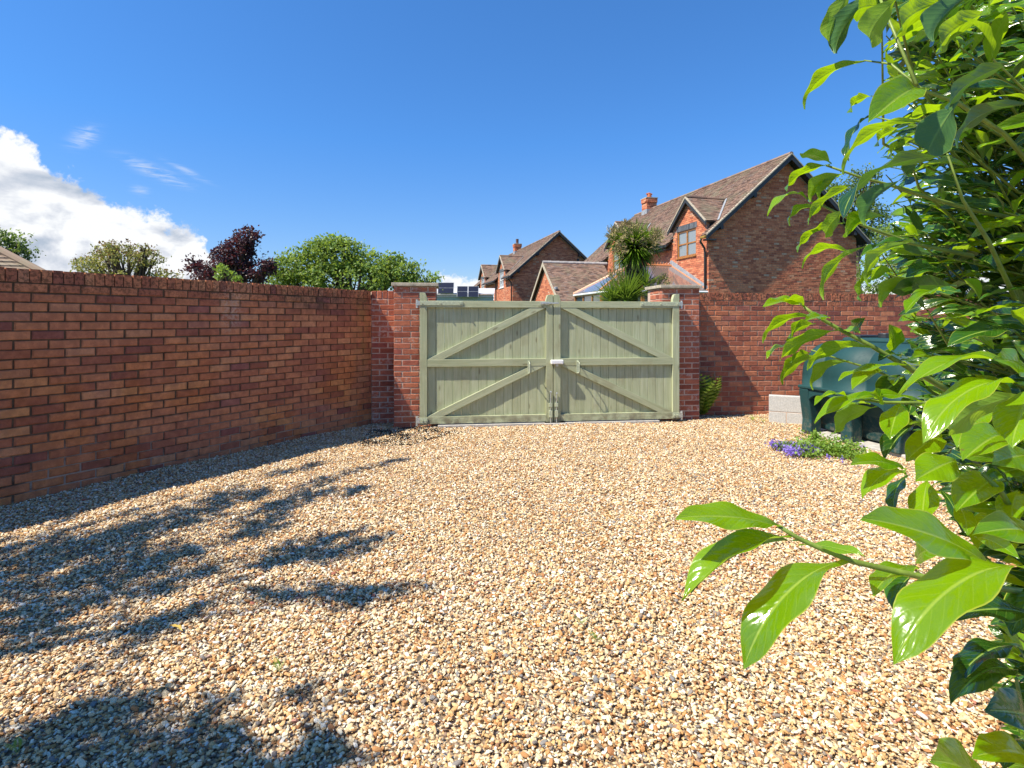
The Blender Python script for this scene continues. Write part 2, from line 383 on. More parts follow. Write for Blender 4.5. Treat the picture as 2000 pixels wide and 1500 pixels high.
def mat_tile(name, stops):
    m, t = new_mat(name); P = pos(t); r = rnd_val(t)
    c = t.ramp(r, stops)
    c = t.mix(t.smooth(t.noise(P, 1.4, 6, 0.65), 0.45, 0.68, 0, 0.7), c, (0.20, 0.18, 0.12))
    c = t.mix(t.smooth(t.noise(P, 22, 4, 0.7), 0.6, 0.72, 0, 0.5), c, (0.33, 0.30, 0.24))
    finish(t, principled(t, c, 0.85, 0.3, 0, t.bump(t.noise(P, 60, 4), 0.4, 0.004))); return m
M_tile = mat_tile('clay_tile_brown', [(0, (0.11, 0.070, 0.058)), (0.4, (0.21, 0.130, 0.098)), (0.75, (0.28, 0.18, 0.135)), (1, (0.18, 0.135, 0.12))])
M_tile_conc = mat_tile('concrete_tile_brown', [(0, (0.16, 0.11, 0.08)), (1, (0.27, 0.20, 0.15))])

def mat_glass(name, tint, rough=0.04):
    m, t = new_mat(name)
    n = t.noise(pos(t), 2.0, 2)
    finish(t, principled(t, tint, rough, 1.0, 0.0, t.bump(n, 0.05, 0.01), 0.6)); return m
M_glass_win = mat_glass('window_glass_net', (0.20, 0.24, 0.27), 0.08)
M_glass_dark = mat_glass('window_glass_dark', (0.03, 0.04, 0.05), 0.03)
M_glass_roof = mat_glass('conservatory_glass_blue', (0.17, 0.18, 0.21), 0.25)
M_glass_brown = mat_glass('conservatory_glass_bronze', (0.17, 0.125, 0.11), 0.12)
M_solar = simple_mat('solar_panel', (0.010, 0.014, 0.035), 0.35, 0.1, spec=0.3)

def mat_tank():
    m, t = new_mat('green_tank_plastic'); P = pos(t)
    c = t.ramp(t.noise(P, 3, 5), [(0.3, (0.008, 0.042, 0.045)), (0.7, (0.014, 0.060, 0.060))])
    x, y, z = t.sep(P)
    c = t.mix(t.math('MULTIPLY', t.smooth(z, 0.5, 0.0), t.smooth(t.noise(P, 18, 5, 0.7), 0.45, 0.7)), c, (0.12, 0.12, 0.09))
    finish(t, principled(t, c, t.math('ADD', 0.50, t.math('MULTIPLY', t.noise(P, 25, 3), 0.2)), 0.35, 0, t.bump(t.noise(P, 160, 3), 0.15, 0.001))); return m
M_tank = mat_tank()

def mat_stone():
    m, t = new_mat('gravel_stone')
    a = t.new('ShaderNodeAttribute', attribute_name='tone', attribute_type='INSTANCER').outputs['Fac']
    c = t.ramp(a, [(0.0, (0.22, 0.22, 0.22)), (0.07, (0.25, 0.20, 0.16)), (0.13, (0.34, 0.15, 0.06)), (0.24, (0.52, 0.27, 0.10)), (0.38, (0.62, 0.40, 0.18)), (0.56, (0.70, 0.53, 0.31)),
                   (0.74, (0.78, 0.66, 0.44)), (0.87, (0.83, 0.75, 0.58)), (0.96, (0.82, 0.79, 0.72)), (1.0, (0.36, 0.13, 0.08))])
    tc = t.new('ShaderNodeTexCoord').outputs['Object']
    n = t.noise(tc, 1.7, 5, 0.6)
    c = t.mix(t.smooth(n, 0.45, 0.75, 0, 0.5), c, t.mix(1.0, c, (0.72, 0.58, 0.42), 'MULTIPLY'))
    finish(t, principled(t, c, 0.75, 0.35, 0, t.bump(t.noise(tc, 6, 4), 0.35, 0.1))); return m
M_stone = mat_stone()

def mat_bed():
    m, t = new_mat('gravel_bed'); P = pos(t)
    v = t.new('ShaderNodeTexVoronoi'); t.put(v.inputs['Vector'], P); v.inputs['Scale'].default_value = 75
    c = t.ramp(t.sep(v.outputs['Color'])[0], [(0, (0.30, 0.24, 0.19)), (0.3, (0.48, 0.30, 0.16)), (0.7, (0.62, 0.47, 0.29)), (1, (0.68, 0.6, 0.48))])
    c = t.mix(t.smooth(v.outputs['Distance'], 0.35, 0.75, 0, 0.85), c, (0.10, 0.07, 0.045))
    finish(t, principled(t, c, 0.9, 0.2, 0, t.bump(t.math('SUBTRACT', 1.0, v.outputs['Distance']), 1.0, 0.01))); return m
M_bed = mat_bed()
M_grass = simple_mat('grass_far', (0.06, 0.10, 0.03), 0.95, 0.4, 3)

# ------------------------------------------------------------------ ground
TH = R(7.0); U7 = Vector((math.cos(TH), math.sin(TH), 0)); V7 = Vector((-math.sin(TH), math.cos(TH), 0))
PIER_L = Vector((-1.563, 7.40, 0))                   # left front corner of the left pier
CORNER = Vector((-1.93, 7.69, 0))                    # where left wall meets its short return
WL = Vector((0.5, 0.8660, 0))                        # direction of the left wall going away

g = MB(); S = 300
g.add([(-S, -S, -0.03), (S, -S, -0.03), (S, S, -0.03), (-S, S, -0.03)], [(0, 1, 2, 3)])
tag(part('ground', g, M_grass), kind='structure')

def left_of_wall(x, y):     # signed distance from the left wall face, positive on the yard side
    return (x - CORNER.x) * 0.8660 - (y - CORNER.y) * 0.5
def gate_v(x, y):           # distance beyond the front of the piers
    return (x - PIER_L.x) * V7.x + (y - PIER_L.y) * V7.y
g = MB()
nx, ny = 90, 90
xs = np.linspace(-7.5, 7.5, nx); ys = np.linspace(-3, 8.75, ny)
def gz(x, y): return 0.012 * math.sin(x * 1.3 + 0.4) * math.cos(y * 0.9) + 0.006 * math.sin(x * 3.1 + y * 2.3)
V = [(x, y, gz(x, y) - 0.012) for y in ys for x in xs]
g.add(V, [(j*nx+i, j*nx+i+1, (j+1)*nx+i+1, (j+1)*nx+i) for j in range(ny-1) for i in range(nx-1)])
tag(part('gravel_driveway', g, M_bed, smooth=True), kind='structure')

def build_gravel():
    sc = bpy.data.collections.new('stone_shapes')
    import bmesh
    for k in range(8):
        bm = bmesh.new(); bmesh.ops.create_icosphere(bm, subdivisions=1 if k < 4 else 2, radius=1.0)
        e = rng.normal(size=(6, 3)); e /= np.linalg.norm(e, axis=1)[:, None]; cut = rng.uniform(0.5, 0.9, 6)
        for v in bm.verts:
            p = np.array(v.co)
            for d_, c_ in zip(e, cut):
                q = p @ d_
                if q > c_: p = p - d_ * (q - c_)
            p = p * (1, rng.uniform(0.97, 1.03), 1) + rng.normal(0, 0.03, 3)
            v.co = Vector(p)
        sx, sy, sz = 1.0, rng.uniform(0.5, 0.85), rng.uniform(0.3, 0.52)
        for v in bm.verts: v.co.y *= sy; v.co.z *= sz
        me = bpy.data.meshes.new('stone'); bm.to_mesh(me); bm.free(); me.materials.append(M_stone)
        if k >= 4: me.polygons.foreach_set('use_smooth', np.ones(len(me.polygons), bool))
        o = bpy.data.objects.new('stone', me); sc.objects.link(o)
    P = []
    for d0, d1, dens in ((1.15, 2.6, 8600), (2.6, 4.2, 8000), (4.2, 6.2, 7000), (6.2, 8.7, 6000)):
        hw = 0.915 * d1 + 1.8
        n = int(dens * (d1 - d0) * 2 * hw)
        x = rng.uniform(-hw, hw, n); y = rng.uniform(d0, d1, n)
        k = (np.abs(x) < 0.915 * y + 1.6) & (((x - CORNER.x) * 0.866 - (y - CORNER.y) * 0.5) > -0.02)
        gv = (x - PIER_L.x) * V7.x + (y - PIER_L.y) * V7.y
        gu = (x - PIER_L.x) * U7.x + (y - PIER_L.y) * U7.y
        lim = np.where((gu > -0.0) & (gu < 4.25), 0.02, 0.36)
        k &= gv < lim
        P.append(np.stack([x[k], y[k]], 1))
    P = np.concatenate(P); n = len(P)
    x, y = P[:, 0], P[:, 1]
    z = 0.012 * np.sin(x * 1.3 + 0.4) * np.cos(y * 0.9) + 0.006 * np.sin(x * 3.1 + y * 2.3) - 0.006
    z += 0.010 * np.sin(x * 9 + np.sin(y * 7) * 1.5) * np.sin(y * 8 + x * 3) * 0.5 + rng.uniform(-0.006, 0.010, n)
    me = bpy.data.meshes.new('gravel'); me.vertices.add(n)
    me.vertices.foreach_set('co', np.stack([x, y, z], 1).astype(np.float32).ravel())
    sz = np.clip(rng.lognormal(math.log(0.0088), 0.36, n), 0.0042, 0.020)
    a = me.attributes.new('size', 'FLOAT', 'POINT'); a.data.foreach_set('value', sz.astype(np.float32))
    tone = np.clip(rng.beta(1.2, 1.15, n) * 0.97 + 0.06*np.sin(x*1.7+2*np.sin(y*1.1))*np.sin(y*1.9+x) + rng.uniform(-0.01, 0.03, n), 0, 1)
    a = me.attributes.new('tone', 'FLOAT', 'POINT'); a.data.foreach_set('value', tone.astype(np.float32))
    rot = np.stack([rng.normal(0, 0.42, n), rng.normal(0, 0.42, n), rng.uniform(0, 6.28, n)], 1)
    a = me.attributes.new('rot', 'FLOAT_VECTOR', 'POINT'); a.data.foreach_set('vector', rot.astype(np.float32).ravel())
    a = me.attributes.new('pick', 'INT', 'POINT'); a.data.foreach_set('value', rng.integers(0, 8, n).astype(np.int32))
    o = link('gravel', me, M_stone)
    tag(o, 'loose cream and tan gravel stones covering the driveway', 'gravel', kind='stuff')
    ng = bpy.data.node_groups.new('scatter_stones', 'GeometryNodeTree')
    ng.interface.new_socket('Geometry', in_out='INPUT', socket_type='NodeSocketGeometry')
    ng.interface.new_socket('Geometry', in_out='OUTPUT', socket_type='NodeSocketGeometry')
    N, L = ng.nodes, ng.links
    gi = N.new('NodeGroupInput'); go = N.new('NodeGroupOutput')
    ci = N.new('GeometryNodeCollectionInfo'); ci.inputs[0].default_value = sc; ci.inputs[1].default_value = True; ci.inputs[2].default_value = True
    ip = N.new('GeometryNodeInstanceOnPoints'); ip.inputs['Pick Instance'].default_value = True
    def named(nm, ty):
        q = N.new('GeometryNodeInputNamedAttribute'); q.data_type = ty; q.inputs[0].default_value = nm; return q.outputs[0]
    L.new(gi.outputs[0], ip.inputs['Points']); L.new(ci.outputs[0], ip.inputs['Instance'])
    L.new(named('pick', 'INT'), ip.inputs['Instance Index']); L.new(named('size', 'FLOAT'), ip.inputs['Scale'])
    e2r = N.new('FunctionNodeEulerToRotation'); L.new(named('rot', 'FLOAT_VECTOR'), e2r.inputs[0]); L.new(e2r.outputs[0], ip.inputs['Rotation'])
    L.new(ip.outputs[0], go.inputs[0])
    md = o.modifiers.new('scatter', 'NODES'); md.node_group = ng
build_gravel()

# ------------------------------------------------------------------ bricks
def brick_mesh(L_, H_, D_, k, m, name='brick'):
    """front face at y=0, centred in x, base z=0; worn chamfered arris and uneven face"""
    b = MB(); c = 0.004 + 0.002 * (k % 3)
    x, h, d = L_/2, H_, D_
    r = np.random.default_rng(k + 11)
    j = lambda s=0.0016: r.uniform(-s, s)
    v = [(-x+c+j(), j()*0.8, c+j()), (x-c+j(), j()*0.8, c+j()), (x-c+j(), j()*0.8, h-c+j()), (-x+c+j(), j()*0.8, h-c+j()),
         (-x+j(), c, 0+j()), (x+j(), c, 0+j()), (x+j(), c, h+j()), (-x+j(), c, h+j()),
         (-x, d, 0), (x, d, 0), (x, d, h), (-x, d, h)]
    f = [(0,1,2,3), (4,5,1,0), (5,6,2,1), (6,7,3,2), (7,4,0,3), (8,9,5,4), (9,10,6,5), (10,11,7,6), (11,8,4,7), (9,8,11,10)]
    b.add(v, f); me = b.mesh(name); me.materials.append(m); return me
CS = 0.075
class BrickSet:
    """lays bricks on a plane of a thing; the largest ones in view become parts, the rest one joined part"""
    def __init__(s, parent, m, limit=300, depth=0.10):
        s.p = parent; s.m = m; s.limit = limit; s.depth = depth; s.items = []; s.cache = {}
    def lay(s, o, U, V, u0, L_, z, H_=0.065, proud=0.0, name='brick', dep=None):
        """o origin, U along, V into the wall, brick from u0 to u0+L_"""
        s.items.append((Vector(o), Vector(U), Vector(V), u0, L_, z, H_, proud, name, dep or s.depth))
    def build(s):
        Mw = s.p.matrix_basis
        def size(it):
            o, U, V, u0, L_, z, H_, pr, nm, dp = it
            c = Mw @ (o + U * (u0 + L_/2) + Vector((0, 0, z)))
            if c.y < 0.3: return 0
            px, py = topx(c)
            vis = 1.0 if -60 < px < 2060 and -60 < py < 1560 else 0.02
            n = Mw.to_3x3() @ (-V); view = (Vector((0, 0, EYE)) - c).normalized()
            return max(0.02, n.dot(view)) * L_ * vis / c.y ** 2
        its = sorted(s.items, key=size, reverse=True)
        for it in its[:s.limit]:
            o, U, V, u0, L_, z, H_, pr, nm, dp = it
            key = (round(L_, 3), round(H_, 3), round(dp, 3), random.randrange(3))
            if key not in s.cache: s.cache[key] = brick_mesh(key[0], key[1], key[2], key[3], s.m, nm)
            p = o + U * (u0 + L_/2) + V * (-pr) + Vector((0, 0, z))
            ob = link(nm, s.cache[key], None, s.p, p, (random.gauss(0, .004), random.gauss(0, .004), math.atan2(U.y, U.x) + random.gauss(0, 0.004)))
        if its[s.limit:]:
            b = MB()
            for it in its[s.limit:]:
                o, U, V, u0, L_, z, H_, pr, nm, dp = it
                c0 = o + U * u0 - V * pr + Vector((0, 0, z)); q = random.uniform(-.0015, .0015)
                e = [c0, c0 + U * L_, c0 + U * L_ + V * dp, c0 + V * dp]
                v = [tuple(a + V*q) for a in e] + [tuple(a + V*q + Vector((0, 0, H_))) for a in e]
                b.add(v, BOXF, random.uniform(0.001, 1))
            part('brickwork', b, s.m, s.p, kind='stuff')

def fill_wall(bs, o, U, V, L_, z0, ncourse, first=0.0, jit=0.002, bl=0.215, pitch=0.225):
    for c in range(ncourse):
        z = z0 + c * CS + random.uniform(-.0012, .0012); off = (pitch/2 if c % 2 else 0) + first
        u = -off
        while u < L_ - 0.01:
            a, b_ = max(u, 0), min(u + bl, L_)
            if b_ - a > 0.03: bs.lay(o, U, V, a + random.uniform(0, .003), b_ - a - random.uniform(.003, .006), z + 0.0022*math.sin(u*1.7 + c*0.6), proud=random.uniform(-jit, jit))
            u += pitch

X0, Y0 = Vector((1, 0, 0)), Vector((0, 1, 0))
def garden_wall(label, loc, rz, L_, m, mm, first=0.0, thick=0.215, recess=0.008, limit=300, wedge=False):
    w = thing('brick_wall', label, 'wall', loc, rz)
    bs = BrickSet(w, m, limit)
    fill_wall(bs, (0, 0, 0), X0, Y0, L_, -0.025, 23, first)
    u = 0.0
    while u < L_ - 0.06:
        bs.lay((0, 0, 0), X0, Y0, u, 0.066 + random.uniform(-.003, .002), 1.702, 0.106 + random.uniform(-.003, .004), random.uniform(-.004, .004), 'coping_brick', dep=thick)
        u += 0.0752
    bs.build()
    b = MB(); b.box((0.002, recess, -0.06), (L_-0.002, thick, 1.700)); b.box((0.002, recess + .002, 1.7005), (L_-0.002, thick-.01, 1.796))
    part('mortar', b, mm, w)
    if wedge:
        b = MB(); b.prism([(0.0015, 0.02), (0.0015, 0.2), (-0.14, 0.2)], 2, -0.05, 1.795); part('corner_mortar', b, mm, w)
    return w
LW = 7.6
near = CORNER - WL * LW
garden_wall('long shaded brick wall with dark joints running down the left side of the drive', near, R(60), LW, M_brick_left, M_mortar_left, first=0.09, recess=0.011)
garden_wall('short stub of brick wall joining the long left wall to the left gate pillar', CORNER + Vector((0.0, 0.0, 0)), TH, 0.395, M_brick_pier, M_mortar_light, first=0.0, recess=0.004, wedge=True)
pier_r = PIER_L + U7 * 4.255 - U7 * 0.5625 
wr0 = PIER_L + U7 * 4.262 + V7 * 0.335
garden_wall('sunlit red brick wall behind the oil tank to the right of the gates', wr0, TH, 5.2, M_brick_right, M_mortar_mid, first=0.06, recess=0.005)

def pier(label, loc):
    w = thing('brick_pillar', label, 'pillar', loc, TH)
    bs = BrickSet(w, M_brick_pier, 300)
    W = 0.5625
    for c in range(25):
        z = -0.02 + c * CS
        if c % 2: fr = [(0, 0.1025), (0.1125, 0.215), (0.3375, 0.215)]
        else: fr = [(0, 0.215), (0.225, 0.215), (0.450, 0.1025)]
        for (U, V, o) in ((X0, Y0, (0, 0, 0)), (-Y0, X0, (0, W - 0.005, 0)), (Y0, -X0, (W - 0.005, 0, 0)), (-X0, -Y0, (W - 0.005, W - 0.005, 0))):
            for a, l in fr:
                # corner bricks on the flanks start behind the front skin
                if U == X0 or U == -X0: bs.lay(o, U, V, a, min(l, W - 0.005 - a), z, proud=random.uniform(-.001, .001))
                else:
                    a2, b2 = max(a, 0.104), min(a + l, W - 0.109)
                    if b2 - a2 > 0.02: bs.lay(o, U, V, a2, b2 - a2, z, proud=random.uniform(-.001, .001) + 0.0005)
    bs.build()
    b = MB(); b.box((0.004, 0.004, -0.05), (W - 0.009, W - 0.009, 1.852)); part('mortar', b, M_mortar_light, w)
    b = MB(); b.box((-0.03, -0.03, 1.856), (W + 0.025, W + 0.025, 1.90)); part('capstone', b, M_cap, w, bevel=0.006)
    return w
pier('left brick gate pillar with flat stone cap beside the short wall', PIER_L)
pier('right brick gate pillar with flat stone cap in front of the strap-leaved palm', pier_r)

# concrete threshold under the gates
g = MB(); 
g.box((0.58, -0.155, -0.05), (3.60, 0.20, 0.026), jit=0.0)
o = part('concrete_threshold', g, M_concrete, bevel=0.004); o.location = PIER_L; o.rotation_euler = (0, 0, TH)
tag(o, 'pale concrete strip set in the gravel under the closed gates', 'threshold')
g = MB(); g.box((-0.15, -0.12, -0.05), (0.15, 0.10, 0.026))
o = part('concrete_pad', g, M_concrete, bevel=0.01); o.location = PIER_L + U7 * 2.14 - V7 * 0.06; o.rotation_euler = (0, 0, TH + 0.05)
tag(o, 'small concrete pad holding the drop bolts under the middle of the gates', 'concrete pad')

# ------------------------------------------------------------------ gates
GATE_O = Vector((-1.207, 7.325, 0))        # front face, left end
def gate(label, loc, mirror):
    w = thing('wooden_gate', label, 'gate', loc, TH)
    W = 1.772; s = 0.095; pz = 0.04
    mx = (lambda u: W - u) if mirror else (lambda u: u)      # u measured from the hinge side
    def bx(name, u0, u1, z0, z1, y0, y1, m, bev=0.003):
        a, b_ = sorted((mx(u0), mx(u1)))
        g = MB(); g.box((a, y0, z0), (b_, y1, z1)); return part(name, g, m, w, bevel=bev)
    # stiles with shaped tops
    def stile(u0, u1, top, flip):
        a, b_ = sorted((mx(u0), mx(u1)))
        if flip: poly = [(a, 0.03), (b_, 0.03), (b_, top), (b_-0.055, top), (b_-0.075, top-0.008), (a+0.006, top-0.05), (a, top-0.07)]
        else: poly = [(a, 0.03), (b_, 0.03), (b_, top-0.07), (b_-0.006, top-0.05), (a+0.075, top-0.008), (a+0.055, top), (a, top)]
        g = MB(); g.prism(poly, 1, -0.002, 0.072); part('stile', g, M_wood_z, w, bevel=0.003)
    stile(0, s, 1.765, mirror); stile(W - s, W, 1.748, not mirror)
    bx('rail', s, W - s, 1.572, 1.660, 0, 0.068, M_wood_x)
    bx('rail', s, W - s, 0.790, 0.888, 0, pz, M_wood_x)
    bx('rail', s, W - s, 0.040, 0.136, 0, pz, M_wood_x)
    for z0, z1 in ((0.888, 1.572), (0.136, 0.790)):
        a0, a1 = s + 0.004, W - s - 0.004; hw = 0.205
        poly = [(mx(a0), z0 + 0.001), (mx(a0 + hw), z0 + 0.001), (mx(a1), z1 - 0.001), (mx(a1 - hw), z1 - 0.001)]
        if mirror: poly = poly[::-1]
        g = MB(); ang = math.atan2(z1 - z0, (a1 - a0 - hw)) * (-1 if mirror else 1)
        c = Vector(((poly[0][0] + poly[2][0]) / 2, 0, (z0 + z1) / 2))
        ca, sa = math.cos(-ang), math.sin(-ang)
        pl = [((p[0]-c.x)*ca - (p[1]-c.z)*sa, (p[0]-c.x)*sa + (p[1]-c.z)*ca) for p in poly]
        g.prism(pl, 1, 0.003, pz - 0.001)
        o = part('brace', g, M_wood_x, w, bevel=0.002); o.location = c; o.rotation_euler = (0, -ang, 0)
    n = 14; bw = (W - 2*s) / n
    for i in range(n):
        a = s + i * bw
        x0, x1 = sorted((mx(a), mx(a + bw))); c = 0.004
        poly = [(x0+0.0012, pz+0.022), (x0+0.0012, pz+c), (x0+0.0012+c, pz), (x1-0.0012-c, pz), (x1-0.0012, pz+c), (x1-0.0012, pz+0.022)]
        g = MB(); dy = random.uniform(-.0008, .0012)
        g.prism([(p[0], p[1]+dy+.0015) for p in poly[::-1]], 2, 0.05 + random.uniform(-.003, .003), 1.571)
        part('board', g, M_wood_z, w)
    def rod(g, a, b_, r=0.008, seg=8): g.tube([a, b_], r, seg)
    # top strap hinge
    def strap(u0, u1, z0, z1, bolts):
        a, b_ = sorted((mx(u0), mx(u1)))
        g = MB(); g.box((a, -0.010, z0), (b_, -0.003, z1)); st = part('strap_hinge', g, M_hinge, w, bevel=0.002)
        for ub in bolts:
            g = MB(); x = mx(ub); rod(g, (x, -0.024, (z0+z1)/2), (x, -0.009, (z0+z1)/2), 0.010, 8)
            part('bolt', g, M_hinge, st)
        g = MB(); x = mx(-0.035)
        rod(g, (x, 0.012, z0-0.035), (x, 0.012, z1+0.02), 0.017, 12); rod(g, (x, 0.012, z0-0.015), (x, 0.105, z0-0.015), 0.012)
        g.box((min(mx(-0.045), mx(0.0)), -0.010, z0), (max(mx(-0.045), mx(0.0)), 0.0, z1))
        part('hinge_pin', g, M_steel, st)
    strap(0.0, 0.56, 1.600, 1.656, (0.03, 0.27, 0.53)); strap(0.0, 0.10, 0.055, 0.125, (0.035, 0.075))
    # pull handle
    x = mx(W - 0.30 - 0.03) if not mirror else mx(W - 0.33)
    g = MB(); g.box((x-0.016, -0.006, 0.68), (x+0.016, -0.0005, 0.865))
    h = part('pull_handle', g, M_hinge, w, bevel=0.002)
    g = MB(); g.tube([(x, -0.005, 0.845), (x, -0.085, 0.84), (x, -0.098, 0.825), (x, -0.098, 0.715), (x, -0.085, 0.70), (x, -0.005, 0.695)], 0.007, 8)
    part('grip', g, M_hinge, h)
    # drop bolt on the meeting stile
    xb = mx(W - 0.035); zt = 0.44 if not mirror else 0.42
    g = MB(); g.tube([(xb, -0.018, 0.0), (xb, -0.018, zt), (xb + (0.0), -0.034, zt + 0.012)], 0.007, 8); db = part('drop_bolt', g, M_steel, w)
    for z0 in (0.10, 0.24):
        g = MB(); g.box((xb-0.022, -0.028, z0), (xb+0.022, -0.003, z0+0.05 if z0 > .2 else z0 + 0.09)); part('bolt_keep', g, M_hinge, db, bevel=0.002)
    g = MB(); g.tube([(xb, -0.018, zt), (xb, -0.045, zt+0.004)], 0.011, 8); part('knob', g, M_steel, db)
    return w
gl = gate('left sage green timber gate with diagonal braces and the white lock', GATE_O, False)
gr = gate('right sage green timber gate with diagonal braces, hinged on the right pillar', GATE_O + U7 * 1.782, True)
g = MB(); g.box((1.735, -0.07, 0.815), (1.905, -0.004, 0.872)); lk = part('lock', g, M_white, gl, bevel=0.012, label='white lock box bridging the two gate leaves')
g = MB(); g.box((1.80, -0.055, 0.782), (1.835, -0.02, 0.8145)); part('padlock_shackle', g, M_steel, lk, bevel=0.004)
g = MB(); g.box((1.60, -0.009, 1.612), (1.72, -0.003, 1.650)); g.box((1.62, -0.034, 1.622), (1.845, -0.016, 1.644)); g.box((1.62, -0.017, 1.628), (1.66, -0.008, 1.640)); g.box((1.73, -0.030, 1.628), (1.745, -0.003, 1.640))
part('latch_bar', g, M_steel, gl, bevel=0.002)

# plastic gravel grid showing through by the left pillar
def grid():
    g = MB(); p = 0.048
    def seg(a, b_):
        a, b_ = Vector(a), Vector(b_); n = max(1, int((b_-a).length / 0.1))
        for i in range(n):
            q0, q1 = a.lerp(b_, i/n), a.lerp(b_, (i+1)/n); m_ = (q0+q1)/2
            hz = 0.003 + gz(*(PIER_L + U7*m_.x + V7*m_.y).xy) + 0.006 * math.sin(m_.x*9) * math.cos(m_.y*11)
            d = (q1-q0).normalized().cross(Vector((0,0,1))) * 0.0013
            vs_ = [q0-d, q1-d, q1+d, q0+d]
            g.add([(v.x, v.y, hz-0.014) for v in vs_] + [(v.x, v.y, hz) for v in vs_], BOXF)
    for i in range(27): 
        x = -0.28 + i * p
        y0 = -0.95 + 0.45 * max(0, (i - 14)) / 12
        seg((x, y0, 0), (x, -0.06, 0))
    for j in range(22):
        y = -0.06 - j * p
        x1 = 0.80 - max(0, j - 10) * 0.045
        seg((-0.30, y, 0), (x1, y, 0))
    o = part('gravel_grid', g, M_plastic_black); o.location = PIER_L; o.rotation_euler = (0, 0, TH)
    tag(o, 'black plastic gravel grid showing through the stones by the left pillar', 'gravel grid')
grid()
# fallen leaf
# ------------------------------------------------------------------ oil tank, slab, block wall
def tank():
    O = Vector((4.075, 5.13, 0)); ang = math.atan2(0.26, 0.966)       # x to the right, y along the tank away
    w = thing('oil_tank', 'dark green plastic domestic oil tank on buttress legs by the right wall', 'oil tank', O, ang)
    L_, W = 1.93, 1.20
    prof = []                                        # upper shell from seam to seam
    z0, zt = 0.56, 1.12
    for i in range(25):
        a = math.pi * i / 24; ca, sa = math.cos(a), math.sin(a)
        e = 0.62
        prof.append((W/2 - W/2 * math.copysign(abs(ca)**e, ca), z0 + (zt - z0) * sa**e * 1.02))
    rings = [(0.0, 0.55), (0.02, 0.86), (0.08, 0.965), (0.16, 1.0)]
    ys = [(0.0 + a, k) for a, k in rings] + [(L_ * q, 1.0) for q in (0.2, 0.3)]
    grooves = [0.36, 0.98, 1.58]
    st = []
    y = 0.0
    for a, k in rings: st.append((a, k))
    for gy in grooves: st += [(gy-0.035, 1.0), (gy-0.022, 0.955), (gy+0.022, 0.955), (gy+0.035, 1.0)]
    st += [(L_ - a, k) for a, k in rings[::-1]]
    vs_, fs = [], []; n = len(prof)
    for y, k in st:
        for (px, pz_) in prof:
            vs_.append((W/2 + (px - W/2) * (0.5 + 0.5*k if k < 0.94 else k), y, z0 + (pz_ - z0) * k))
    for i in range(len(st)-1):
        for j in range(n-1): fs.append((i*n+j, i*n+j+1, (i+1)*n+j+1, (i+1)*n+j))
    fs.append(tuple(range(n))[::-1]); fs.append(tuple(range((len(st)-1)*n, len(st)*n)))
    fs.append(tuple([i*n for i in range(len(st))])[::-1] + tuple([i*n+n-1 for i in range(len(st))]))
    g = MB(); g.add(vs_, fs); part('upper_shell', g, M_tank, w, smooth=True, bevel=0)
    g = MB(); g.box((-0.012, 0.005, 0.535), (W + 0.012, L_ - 0.005, 0.575)); part('seam_flange', g, M_tank, w, bevel=0.012)
    # lower bund: inset body with arched pockets between buttresses
    g = MB(); g.prism([(0.28, 0.02), (W-0.28, 0.02), (W-0.22, 0.30), (W-0.06, 0.536), (0.06, 0.536), (0.22, 0.30)], 1, 0.05, L_ - 0.05)
    part('lower_shell', g, M_tank, w, bevel=0.02)
    for i in range(4):
        yc = 0.09 + i * (L_ - 0.18) / 3; h = 0.075
        for sx in (0, 1):
            f = (lambda x: W - x) if sx else (lambda x: x)
            poly = [(f(-0.005), 0.536), (f(0.20), 0.536), (f(0.20), 0.0), (f(0.035), 0.0), (f(0.045), 0.16), (f(0.015), 0.36)]
            if sx: poly = poly[::-1]
            g = MB(); g.prism(poly, 1, yc-h, yc+h); part('buttress', g, M_tank, w, bevel=0.015)
        if i < 3:
            ym = yc + (L_ - 0.18) / 6; q = (L_ - 0.18) / 6 - h
            pts = []
            for sx in (0, 1):
                f = (lambda x: W - x) if sx else (lambda x: x)
                g = MB(); poly = [(ym-q, 0.536), (ym-q, 0.40)] + [(ym - q*math.cos(a), 0.40 + 0.085*math.sin(a)) for a in np.linspace(0.2, math.pi-0.2, 9)] + [(ym+q, 0.40), (ym+q, 0.536)]
                g.prism(poly, 0, *sorted((f(0.012), f(0.05)))); part('arch_web', g, M_tank, w)
    g = MB(); g.box((W/2-0.24, 0.30, 1.10), (W/2+0.24, L_ - 0.30, 1.17)); part('top_deck', g, M_tank, w, bevel=0.03)
    g = MB(); g.tube([(W/2, 0.62, 1.165), (W/2, 0.62, 1.20)], 0.19, 24); part('lid', g, M_tank, w, bevel=0.008)
    g = MB(); g.tube([(W/2, 1.25, 1.165), (W/2, 1.25, 1.225)], 0.07, 16); part('filler_cap', g, M_black, w, bevel=0.008)
    g = MB(); g.box((W/2-0.2, 1.40, 1.165), (W/2+0.1, 1.56, 1.20)); part('gauge_cover', g, M_black, w, bevel=0.01)
    # long ribs pressed in the shell end
    g = MB(); g.box((0.10, 0.055, 0.62), (0.13, 0.075, 0.85)); 
    g2 = MB(); g2.box((0.07, -0.30, -0.05), (W + 0.2, L_ + 0.05, 0.03)); s = part('concrete_slab', g2, M_concrete, bevel=0.008)
    s.location = O; s.rotation_euler = (0, 0, ang); s.location.z = -0.002
    tag(s, 'weathered concrete slab under the green oil tank', 'slab')
    w.location.z = 0.028
tank()

